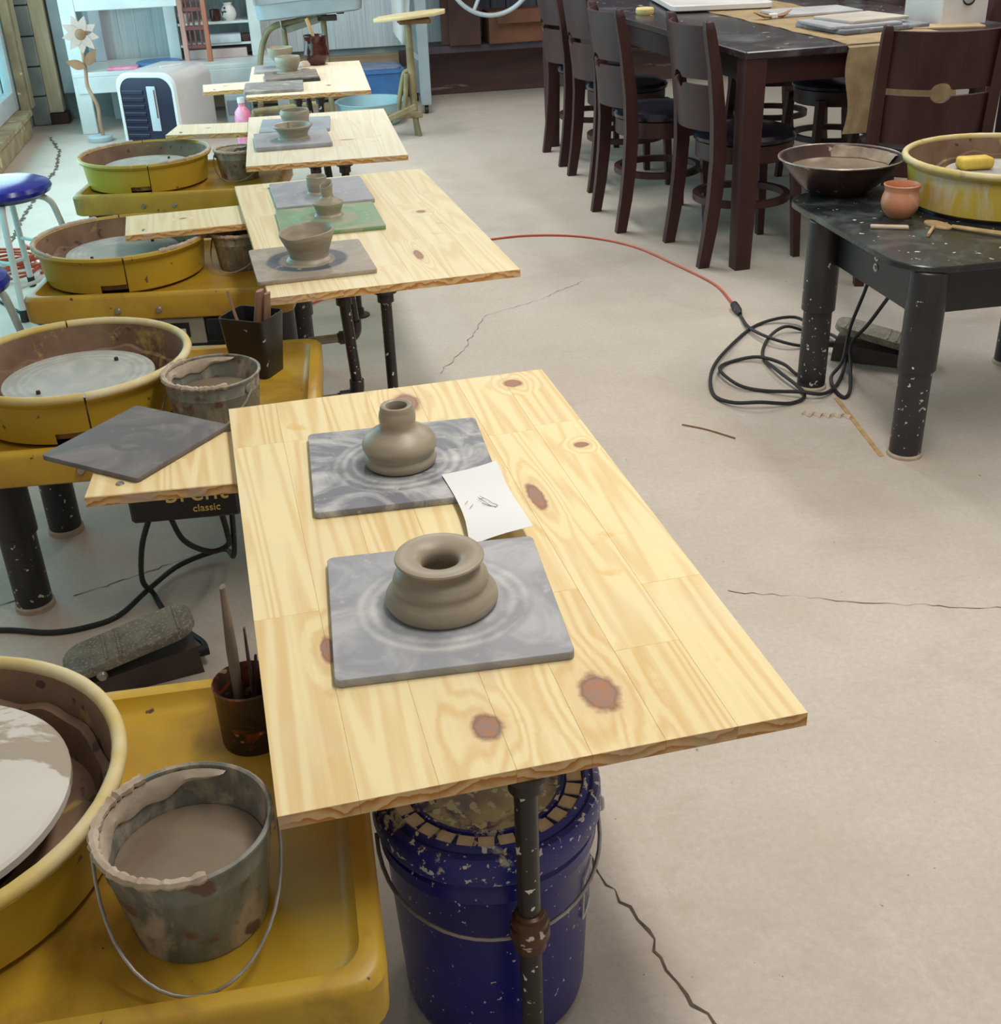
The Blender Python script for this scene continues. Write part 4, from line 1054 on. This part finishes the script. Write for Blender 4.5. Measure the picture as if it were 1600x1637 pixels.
for lx_, ly_, lab_ in ((1.12, 0.62, 'dark wooden chair across the table, behind the white box'), (1.12, 1.30, 'dark wooden chair across the table, in the middle of the far side'), (1.12, 2.0, 'dark wooden chair across the table, by its far corner')):
    c_, s_ = math.cos(DTA), math.sin(DTA)
    dup(ch, (1.005 + lx_ * c_ - ly_ * s_, 4.745 + lx_ * s_ + ly_ * c_, 0), DTA + PI, lab_)
def on_table(x, y, z=0.0):
    c_, s_ = math.cos(DTA), math.sin(DTA)
    return (1.005 + x * c_ - y * s_, 4.745 + x * s_ + y * c_, DH + z)
def tb(a, b): return a
# white tray
def tray(name, label, cat, w_, d_, h_, loc, rz, mat):
    def lp(ins, z, r): return [(x, y, z) for x, y in rrect(w_ - 2 * ins, d_ - 2 * ins, r, 5)]
    return single(name, loft([lp(0.012, 0, 0.04), lp(0, 0.006, 0.045), lp(0, h_ - 0.004, 0.045), lp(0.006, h_, 0.045), lp(0.02, h_ - 0.002, 0.04), lp(0.034, h_ * 0.55, 0.035)]), mat, label, cat, loc, (0, 0, rz))
tray('plastic_tray', 'large white rounded plastic tray on the dark table', 'tray', 0.50, 0.70, 0.03, (1.165, 6.50, DH + 0.005), R(2), WHITEPL)
single('sponge', lathe([(0, 0), (0.04, 0), (0.045, 0.01), (0.045, 0.024), (0.04, 0.03), (0, 0.031)], 20), mottled('tan_sponge', (214, 192, 130), (196, 170, 110), 20, rough=0.9, bump=0.5), 'small round tan sponge at the edge of the dark table', 'sponge', (0.80, 6.18, DH), (0, 0, 0))
tg = thing('clay_tongs', 'pair of tan leaf-shaped wooden scoops tied with white tape', 'tool', on_table(0.55, 0.90, 0.006), R(20))
for s in (-1, 1):
    part('blade', tube([(s * 0.0, 0, 0.008), (s * 0.05, 0.0, 0.012), (s * 0.10, 0.008, 0.03)], [0.012, 0.018, 0.004], 10, sub=4, flat=0.4), TAN, tg)
part('tape', box(0.035, 0.03, 0.022, (0, 0, 0.010), 0.004), WHITEPL, tg)
SLATE = bat_mat('slate', (104, 108, 116), (158, 160, 164), (140, 142, 148))
bat('dark round-edged slab at the bottom of the stack on the burlap', on_table(0.72, 0.42), 20, 0.42, SLATE, DH + 0.005, 0.016, 0.36)
bat('pale grey slab in the middle of the stack on the burlap', on_table(0.66, 0.42), 14, 0.33, bat_mat('slab_b', (150, 152, 156), (176, 174, 176), (160, 160, 164)), DH + 0.021, 0.012, 0.3)
bat('tan-edged board on top of the stack on the burlap', on_table(0.73, 0.45), 24, 0.30, mottled('board_a', (186, 178, 166), (168, 160, 150), 8, rough=0.6), DH + 0.033, 0.012, 0.26)
bat('long grey board lying by the white box on the table', on_table(0.80, 1.02), 12, 0.40, mottled('board_b', (176, 176, 174), (160, 160, 160), 8, rough=0.6), DH + 0.005, 0.012, 0.26)
bat('thin tan board in front of the white box', on_table(1.02, 0.265), -4, 0.30, mottled('board_c', (190, 166, 130), (170, 146, 112), 8, rough=0.6), DH, 0.008, 0.12)
wbx = thing('white_box', 'plain white box with a round hole on the dark table', 'box', (1.998, 5.44, DH), R(12))
part('body', box(0.212, 0.297, 0.30, (0, 0, 0.15), 0.003), WHITEPL, wbx)
part('hole', lathe([(0, 0), (0.03, 0), (0.03, 0.002), (0, 0.002)], 24), LABELK, wbx, (0.012, -0.149, 0.105), (R(90), 0, 0))
part('knob', lathe([(0, 0), (0.024, 0), (0.026, 0.006), (0.018, 0.012), (0, 0.013)], 24), LGREY, wbx, (0.008, -0.150, 0.109), (R(90), 0, 0))

# ------------------------------------------------------------------ blue stools
def stool(label, c, rz):
    t = thing('stool', label, 'stool', (c[0], c[1], 0), rz, 'blue-topped white stools')
    part('seat', lathe([(0, 0.445), (0.165, 0.445), (0.18, 0.452), (0.187, 0.468), (0.18, 0.484), (0.15, 0.496), (0.08, 0.502), (0, 0.503)], 44), BLUEV, t)
    part('seat_pan', lathe([(0, 0.432), (0.15, 0.432), (0.165, 0.445), (0, 0.445)], 36), NAVY, t)
    for k in range(4):
        a = k * PI / 2
        def at(r, z): return (r * math.cos(a), r * math.sin(a), z)
        lg = part('leg', tube([at(0.05, 0.43), at(0.12, 0.428), at(0.16, 0.41), at(0.182, 0.36), at(0.22, 0.15), at(0.245, 0.006)], 0.0125, 12, sub=4), WHITEP, t)
        part('foot_cap', tube([at(0.238, 0.045), at(0.245, 0.0)], 0.0155, 12), RUBBER, lg)
    for z, r in ((0.13, 0.222), (0.22, 0.206)):
        for k in range(4):
            a, b = k * PI / 2, (k + 1) * PI / 2
            if (k % 2 == 0) == (z < 0.2):
                part('rail', tube([(r * math.cos(a), r * math.sin(a), z), (r * math.cos(b), r * math.sin(b), z)], 0.008, 8), WHITEP, t)
    return t
st = stool('blue vinyl stool with white legs above the orange cord', (-1.91, 4.715), R(-75))
dup(st, (-1.632, 3.44, 0), R(-40), 'blue vinyl stool beside the yellow wheel with the grey control plate')

# ------------------------------------------------------------------ far end of the room (room-frame coordinates)
def rthing(name, label, cat, a, b, z=0.0, rz=0.0, group=None):
    p = RB(a, b, z)
    return thing(name, label, cat, p, TH + rz, group)
# wooden flower
fl = rthing('wooden_flower', 'tall wooden flower ornament with pale petals on a round base', 'ornament', -1.12, 8.50)
part('base', lathe([(0, 0), (0.075, 0), (0.08, 0.008), (0.08, 0.03), (0.074, 0.036), (0, 0.036)], 32), LGREY, fl)
part('stem', tube([(0.02, 0, 0.034), (0.015, 0, 0.12), (0.02, 0, 0.22), (-0.005, 0, 0.30), (-0.02, 0, 0.36), (-0.012, 0, 0.46), (-0.01, 0.01, 0.60), (-0.005, 0.01, 0.66)], 0.012, 10, sub=5), mottled('stem_wood', (176, 140, 112), (156, 120, 96), 8, rough=0.6), fl)
def leaf_mesh(L, W_, th):
    n = 10
    out = [(L * i / n, W_ * math.sin(PI * (i / n) ** 0.8)) for i in range(n + 1)]
    out2 = out + [(x, -y) for x, y in reversed(out[1:-1])]
    return prism(out2, 0, th)
lf = leaf_mesh(0.125, 0.030, 0.012); pt = leaf_mesh(0.118, 0.029, 0.012)
part('leaf', lf, TAN, fl, (-0.005, -0.015, 0.47), (R(90), R(200), 0))
part('leaf', lf, mottled('leaf_dark', (150, 96, 66), None, rough=0.6), fl, (0.0, -0.015, 0.48), (R(90), R(-52), 0))
for k in range(9):
    part('petal', pt, PETAL, fl, (0.0, -0.012 - 0.003 * (k % 2), 0.67), (R(90), R(40 * k + 12), 0))
part('centre', lathe([(0, 0.02), (0.02, 0.018), (0.034, 0.01), (0.036, 0), (0, 0)], 24), TAN, fl, (0, -0.02, 0.67), (R(90), 0, 0))
# white cabinet with navy ribbed front
cbx = rthing('plastic_cabinet', 'white domed plastic cabinet with a navy ribbed front', 'cabinet', -0.665, 8.15, 0, R(-24))
def dome(ins, y):
    W_, Hh, r = 0.41 - 2 * ins, 0.475 - ins, 0.085
    pts = [(-W_ / 2, 0)]
    for i in range(7): 
        t_ = R(180 - 15 * i); pts.append((-W_ / 2 + r + r * math.cos(t_), Hh - r + r * math.sin(t_)))
    for i in range(7):
        t_ = R(90 - 15 * i); pts.append((W_ / 2 - r + r * math.cos(t_), Hh - r + r * math.sin(t_)))
    pts.append((W_ / 2, 0))
    return [(x, y, z) for x, z in pts]
part('body', loft([dome(0.012, 0.36), dome(0.0, 0.34), dome(0.0, -0.15), dome(0.012, -0.165), dome(0.028, -0.165), dome(0.028, -0.13)]), WHITEPL, cbx)
fr = part('front', loft([dome(0.03, -0.15), dome(0.03, -0.158)]), NAVY, cbx)
rib_ = box(0.15, 0.012, 0.026, (0, 0, 0), 0.004)
for i in range(8):
    part('rib', rib_, NAVY, fr, (-0.098, -0.160, 0.05 + i * 0.044))
part('panel', box(0.062, 0.006, 0.27, (0.035, -0.162, 0.26), 0.003), LGREY, fr)
part('panel_stripe', box(0.008, 0.004, 0.17, (0.056, -0.1655, 0.29)), REDW, fr)
part('top_ridge', box(0.16, 0.012, 0.012, (0.05, 0.12, 0.478), 0.004, rot=R(55)), WHITEPL, cbx)
# white bench and shelf
bn = rthing('white_bench', 'white painted bench with tall posts along the back wall', 'bench', 0, 0)
BT = 0.40
part('bench_top', box(1.42, 0.62, 0.03, (-0.55, 9.08, BT - 0.015), 0.003), WHITEP, bn)
part('fascia', box(1.36, 0.03, 0.105, (-0.56, 8.78, BT - 0.083), 0.003), WHITEP, bn)
for a_, zz in ((-1.215, 1.9), (0.13, BT - 0.03)):
    part('post', box(0.10, 0.05, zz, (a_, 8.80, zz / 2), 0.004), WHITEP, bn)
part('post', box(0.07, 0.05, BT - 0.03, (-1.06, 9.32, (BT - 0.03) / 2), 0.004), LGREY, bn)
part('post', box(0.08, 0.05, 1.4, (-1.12, 9.34, BT + 0.7), 0.004), LGREY, bn)
part('rail', box(0.66, 0.04, 0.08, (-0.84, 8.80, 0.82), 0.003), WHITEP, bn)
BTf = BT
sh = rthing('white_shelf', 'white open shelf case standing on the bench, full of small pots', 'shelf', -0.30, 9.20, BT)
for a_ in (-0.285, 0.285):
    part('side', box(0.08, 0.30, 1.2, (a_, 0.05, 0.6), 0.004), WHITEP, sh)
for z_ in (0.09, 0.23, 0.40):
    part('shelf_board', box(0.50, 0.28, 0.016, (0, 0.05, z_), 0.002), WHITEP, sh)
def rsingle(name, me, mat, label, cat, a, b, z, rz=0.0, group=None):
    return single(name, me, mat, label, cat, RB(a, b, z), (0, 0, TH + rz), group)
SZ = BT
rsingle('painted_jar', lathe([(0, 0), (0.035, 0), (0.05, 0.02), (0.055, 0.045), (0.045, 0.08), (0.028, 0.1), (0.032, 0.118), (0.026, 0.118), (0, 0.1)], 28), mottled('spotted', (220, 216, 210), None, c3=(70, 60, 62), s3=22, t3=0.6, rough=0.4), 'white jar with dark painted spots on the white shelf', 'jar', -0.185, 9.17, SZ + 0.238)
rsingle('brown_mug', lathe([(0, 0), (0.032, 0), (0.036, 0.02), (0.036, 0.075), (0.033, 0.075), (0.032, 0.01), (0, 0.01)], 24), BROWNG, 'dark brown mug beside the spotted jar', 'mug', -0.28, 9.17, SZ + 0.238)
rsingle('white_bowl', lathe([(0, 0), (0.025, 0), (0.045, 0.03), (0.05, 0.06), (0.046, 0.06), (0, 0.01)], 24), WHITEPL, 'white bowl on the shelf behind the red-brown chair', 'bowl', -0.50, 9.17, SZ + 0.238)
rsingle('storage_tub', box(0.24, 0.16, 0.055, (0, 0, 0.0275), 0.01, 2), mottled('pale_tub', (206, 214, 216), (180, 198, 212), 16, rough=0.4), 'pale plastic tub on the lower white shelf', 'tub', -0.24, 9.17, SZ + 0.098)
rsingle('dark_bowl', lathe([(0, 0), (0.03, 0), (0.045, 0.02), (0.05, 0.05), (0.045, 0.05), (0, 0.01)], 20), CARDD, 'small dark bowl at the end of the lower white shelf', 'bowl', -0.09, 9.15, SZ + 0.098)
rsingle('flat_box', box(0.40, 0.18, 0.06, (0, 0, 0.03), 0.004), mottled('pink_box', (204, 184, 178), (186, 166, 164), 6, rough=0.7), 'long pinkish box under the lowest white shelf', 'box', -0.29, 9.18, SZ)
rsingle('blue_disc', lathe([(0, 0), (0.15, 0), (0.155, 0.006), (0.155, 0.018), (0.15, 0.022), (0, 0.022)], 40), TUBB, 'flat blue round disc on the white bench', 'disc', -0.70, 8.98, BT)
rsingle('pink_tray', box(0.20, 0.12, 0.02, (0, 0, 0.01), 0.005), PINK, 'pink flat tray at the front of the white bench', 'tray', -0.93, 8.83, BT)
hose = rsingle('hose', tube([(-0.3, 0, 0.0), (-0.1, 0, -0.035), (0.1, 0, -0.02), (0.24, 0, 0.03)], 0.011, 8, sub=5), RUBBER, 'dark hose sagging across the grey panelling', 'hose', -0.80, 9.38, 0.78)
# round white bat on the front wheel's head
hz1 = DT + 0.001 + 0.118 - 0.045
rb_ = single('round_bat', lathe([(0, 0), (0.195, 0), (0.2, 0.004), (0.2, 0.014), (0.196, 0.018), (0, 0.018)], 64), mottled('slip_bat', (218, 212, 202), (206, 198, 188), 5, c4=(172, 156, 138), s4=4.2, t4=0.47, w4=0.03, c3=(120, 100, 84), s3=30, t3=0.76, rough=0.45), 'round white bat with brown slip patches lying in a yellow pan', 'bat', (-0.745, 1.10, hz1 + 0.0085))
# red-brown slatted rack on the bench
rk = rthing('slatted_rack', 'red-brown slatted wooden rack standing on the white bench', 'rack', -0.42, 8.97, BT, R(-8))
PINKW = mottled('pinkish_wood', (200, 156, 142), (184, 136, 122), 6, rough=0.5, stretch=(4, 4, 0.5))
part('post', box(0.034, 0.03, 0.72, (-0.082, 0, 0.36), 0.003), PINKW, rk)
part('post', box(0.034, 0.03, 0.72, (0.075, 0, 0.36), 0.003), mottled('orange_wood', (186, 116, 84), (160, 92, 68), 6, rough=0.5, stretch=(4, 4, 0.5)), rk)
for i_, x_ in enumerate((-0.04, -0.005, 0.035)):
    part('slat', box(0.014, 0.016, 0.60, (x_, -0.004, 0.41), 0.002), REDW, rk)
for z_ in (0.10, 0.22, 0.34, 0.48):
    part('rail', box(0.13, 0.018, 0.026, (-0.004, -0.006, z_), 0.002), REDW, rk)
# grey tray on an olive tubular stand
gt = rthing('tray_stand', 'grey metal tray on an olive bent-tube stand', 'stand', 0, 8.3)
def gtl(ins, z): return [(x + 0.34, y, z + 0.055 * (x + 0.34)) for x, y in rrect(0.68 - 2 * ins, 0.42 - 2 * ins, 0.05, 5)]
part('tray', loft([gtl(0.03, 0.715), gtl(0.01, 0.725), gtl(0.0, 0.81), gtl(-0.008, 0.815), gtl(0.006, 0.815), gtl(0.016, 0.74)]), GREYP, gt)
part('tube_frame', tube([(-0.06, 0, 0.004), (-0.01, 0, 0.44), (0.04, 0, 0.60), (0.11, 0, 0.668), (0.26, 0, 0.692), (0.40, 0, 0.72)], 0.019, 12, sub=5), OLIVE, gt)
part('upright', tube([(0.17, 0.05, 0.004), (0.17, 0.05, 0.69)], 0.017, 12), OLIVE, gt)
part('upright', tube([(0.43, 0.05, 0.004), (0.43, 0.05, 0.72)], 0.019, 12), OLIVE, gt)
part('brace', box(0.24, 0.03, 0.04, (0.30, -0.01, 0.672), 0.004, rot=Matrix.Rotation(R(-14), 4, 'Y')), PLATEG, gt)
part('clamp', boxes([(0.13, 0.05, 0.035, (0.45, 0.0, 0.70)), (0.04, 0.04, 0.06, (0.43, 0.0, 0.735)), (0.05, 0.03, 0.05, (0.54, 0.0, 0.745))], 0.004), PEDALD, gt)
part('foot_tube', tube([(-0.06, -0.30, 0.02), (-0.06, 0.25, 0.02)], 0.019, 10), OLIVE, gt)
part('foot_tube', tube([(0.43, -0.30, 0.02), (0.43, 0.25, 0.02)], 0.019, 10), OLIVE, gt)
part('hook_wire', tube([(0.15, -0.02, 0.73), (0.155, -0.03, 0.66), (0.17, -0.03, 0.64)], 0.006, 8), WIRE, gt)
part('low_tube', tube([(-0.08, -0.55, 0.24), (0.12, -0.55, 0.25), (0.30, -0.55, 0.26), (0.36, -0.5, 0.22), (0.43, -0.3, 0.03)], 0.02, 10, sub=4), OLIVE, gt)
part('low_tube', tube([(-0.08, -0.55, 0.24), (-0.06, -0.30, 0.02)], 0.02, 10), OLIVE, gt)
# plywood-topped tube stand
ps = rthing('work_stand', 'rusty tube stand with a pale plywood board on top', 'stand', 0.935, 7.88)
bo = [(-0.235, -0.03), (-0.19, -0.075), (-0.05, -0.10), (0.14, -0.10), (0.22, -0.05), (0.245, 0.02), (0.20, 0.08), (-0.05, 0.09), (-0.18, 0.06)]
part('board', prism(bo, 0.0, 0.022, 0.003), YELB, ps, (0, 0, 0.715), (R(0), R(-3), R(8)))
part('head', box(0.20, 0.12, 0.03, (0.03, 0, 0.695), 0.006), mottled('rust', (132, 92, 52), (96, 66, 48), 10, rough=0.7), ps)
part('post', tube([(0.005, 0, 0.0), (-0.008, 0, 0.35), (-0.01, 0, 0.70)], [0.016, 0.026, 0.021], 14), OLIVE, ps)
part('arm', tube([(-0.105, 0, 0.17), (-0.09, 0, 0.26), (-0.06, 0, 0.375), (-0.04, 0, 0.40), (-0.012, 0, 0.40)], 0.016, 10, sub=4), OLIVE, ps)
part('arm', tube([(-0.07, -0.03, 0.17), (-0.055, -0.03, 0.28), (-0.045, -0.03, 0.39)], 0.016, 10), OLIVE, ps)
part('foot_bar', box(0.24, 0.035, 0.04, (-0.075, -0.01, 0.135), 0.004), OLIVE, ps)
part('foot_bar', box(0.20, 0.03, 0.035, (-0.10, -0.10, 0.165), 0.004, rot=Matrix.Rotation(R(-20), 4, 'Y')), OLIVE, ps)
part('leg', tube([(0.0, 0, 0.13), (0.02, -0.02, 0.0)], 0.014, 10), OLIVE, ps)
part('leg', tube([(-0.16, 0, 0.13), (-0.20, 0.12, 0.0)], 0.014, 10), OLIVE, ps)
part('leg', tube([(-0.16, -0.02, 0.13), (-0.22, -0.16, 0.0)], 0.014, 10), OLIVE, ps)
# slab roller: grey leg frame with caster and hand wheel
sr = rthing('slab_roller', 'grey slab roller frame with a caster and a big hand wheel', 'machine', 1.11, 8.66)
part('leg', box(0.075, 0.06, 1.0, (0, 0, 0.56), 0.004), GREYP, sr)
part('leg', box(0.075, 0.06, 1.0, (0, 0.55, 0.56), 0.004), GREYP, sr)
part('brace', box(0.11, 0.04, 0.035, (-0.05, 0, 0.385), 0.003, rot=Matrix.Rotation(R(35), 4, 'Y')), GREYP, sr)
for y_ in (0, 0.55):
    cs = part('caster', tube([(-0.012, y_, 0.027), (0.012, y_, 0.027)], 0.027, 18), RUBBER, sr)
    part('caster_fork', boxes([(0.006, 0.03, 0.05, (-0.017, y_, 0.04)), (0.006, 0.03, 0.05, (0.017, y_, 0.04)), (0.05, 0.04, 0.008, (0, y_, 0.062))]), STEEL, cs)
part('bed', box(0.9, 0.62, 0.04, (0.35, 0.28, 1.02), 0.004), GREYP, sr)
part('axle', tube([(0.50, 0.0, 0.93), (0.50, 0.3, 0.93)], 0.02, 12), STEEL, sr)
part('axle_bracket', box(0.05, 0.05, 0.12, (0.50, 0.25, 0.955), 0.004), GREYP, sr)
hw = part('hand_wheel', tube([(0.50 + 0.31 * math.cos(2 * PI * i / 48), 0, 0.93 + 0.31 * math.sin(2 * PI * i / 48)) for i in range(48)], 0.016, 10, closed=True), LGREY, sr)
for k_ in range(4):
    a_ = R(245 - 90 * k_)
    part('spoke', tube([(0.50, 0, 0.93), (0.50 + 0.31 * math.cos(a_), 0, 0.93 + 0.31 * math.sin(a_))], 0.013, 8), LGREY, hw)
cl = rsingle('hanging_cloth', grid_sheet(lambda u, v: (-0.07 + 0.14 * u * (1 - 0.35 * v * v), 0.012 * math.sin(u * 9), -0.55 * v * (1 - 0.25 * abs(u - 0.6))), 12, 10, 0.003), mottled('cloth', (214, 220, 220), (200, 210, 212), 6, rough=0.9), 'white cloth hanging beside the grey leg of the slab roller', 'cloth', 1.0, 8.78, 1.0)
# cardboard boxes on the ledge
LZ = 0.381
cbA = rthing('cardboard_box', 'tall dark brown cardboard box on the wall ledge', 'box', 1.49, 9.215, LZ, R(-2))
part('body', box(0.23, 0.24, 0.55, (0, 0, 0.275), 0.004), CARDD, cbA)
part('flap', box(0.09, 0.006, 0.5, (-0.13, -0.09, 0.26), 0.002), CARDD, cbA)
cbB = rthing('cardboard_box', 'wide brown cardboard box with an open flap, behind the hand wheel', 'box', 1.89, 9.21, LZ, R(2))
part('body', box(0.46, 0.24, 0.22, (0, 0, 0.11), 0.004), CARD, cbB)
part('flap', box(0.40, 0.10, 0.008, (0.02, -0.165, 0.185), 0.002, rot=Matrix.Rotation(R(60), 4, 'X')), CARD, cbB)
# tubs and basin behind the far table
tu = rthing('storage_tub', 'blue plastic tub with a dark lid behind the far pine table', 'tub', 0.80, 8.95)
part('body', loft([[(x, y, 0) for x, y in rrect(0.30, 0.28, 0.04)], [(x, y, 0.27) for x, y in rrect(0.36, 0.34, 0.05)], [(x, y, 0.27) for x, y in rrect(0.38, 0.36, 0.05)], [(x, y, 0.29) for x, y in rrect(0.38, 0.36, 0.05)]]), TUBB, tu)
part('lid', prism(rrect(0.33, 0.31, 0.04), 0.288, 0.305, 0.003), mottled('tub_lid', (120, 134, 160), (96, 108, 138), 8, rough=0.5), tu)
bs = rthing('basin', 'pale blue shallow round basin on the floor under the stands', 'basin', 0.70, 8.44)
part('body', lathe([(0, 0), (0.18, 0), (0.205, 0.02), (0.235, 0.14), (0.245, 0.146), (0.245, 0.152), (0.228, 0.15), (0.198, 0.028), (0, 0.012)], 48), PALEB, bs)
bs2 = rthing('cushion', 'pale blue oval cushion lying by the basin', 'cushion', 0.19, 7.97)
part('body', lathe([(0, 0), (0.12, 0), (0.15, 0.02), (0.15, 0.05), (0.11, 0.075), (0, 0.08)], 30, fn=lambda a, i, r, z: (r * (1 + 0.35 * abs(math.cos(a))), z)), PALEB, bs2)
pbm = rthing('pink_bottle', 'pink plastic bottle beside the white cabinet', 'bottle', -0.15, 7.55, 0)
part('body', lathe([(0, 0), (0.045, 0), (0.05, 0.01), (0.05, 0.24), (0.045, 0.28), (0.02, 0.31), (0.02, 0.33), (0, 0.33)], 24), PINK, pbm)
part('cap', cyl(0.022, 0.33, 0.36, 16), WHITEPL, pbm)
gcb = rthing('drawer_chest', 'low grey chest behind the pink bottle', 'chest', -0.18, 8.47)
part('body', box(0.18, 0.24, 0.26, (0, 0, 0.13), 0.006), GREYP, gcb)
part('drawer', box(0.15, 0.012, 0.09, (0, -0.125, 0.18), 0.003), mottled('slate_drawer', (108, 116, 128), None, rough=0.5), gcb)
# bits on the floor
single('twig', tube([(0.562, 3.255, 0.003), (0.63, 3.212, 0.003), (0.702, 3.143, 0.003)], 0.0022, 6, sub=4), TAN, 'thin brown twig lying on the open concrete floor', 'twig')
single('floor_strip', box(0.014, 0.42, 0.003, (0, 0, 0.0015)), WOOD, 'thin pale strip lying on the floor by the coiled cord', 'strip', (1.08, 3.20, 0), (0, 0, R(2)))
bm = bmesh.new()
prev = None
for i_ in range(17):
    t_ = i_ / 16
    x_, y_ = -0.07 + 0.14 * t_, 0.012 * math.sin(i_ * 1.9)
    w_ = 0.006 + 0.006 * abs(math.sin(i_ * 1.3))
    z_ = 0.004 + 0.006 * abs(math.sin(i_ * 0.9))
    a_ = bm.verts.new((x_, y_ - w_, 0.001)); b_ = bm.verts.new((x_ + 0.004, y_, z_)); c_ = bm.verts.new((x_, y_ + w_, 0.001))
    if prev:
        bm.faces.new((prev[0], a_, b_, prev[1])); bm.faces.new((prev[1], b_, c_, prev[2])); bm.faces.new((prev[2], c_, a_, prev[0]))
    prev = (a_, b_, c_)
single('clay_trimming', fin(bm), DRYCLAY, 'curled dry clay trimming on the floor near the coiled cord', 'clay scrap', (1.005, 3.285, 0), (0, 0, R(-12)))
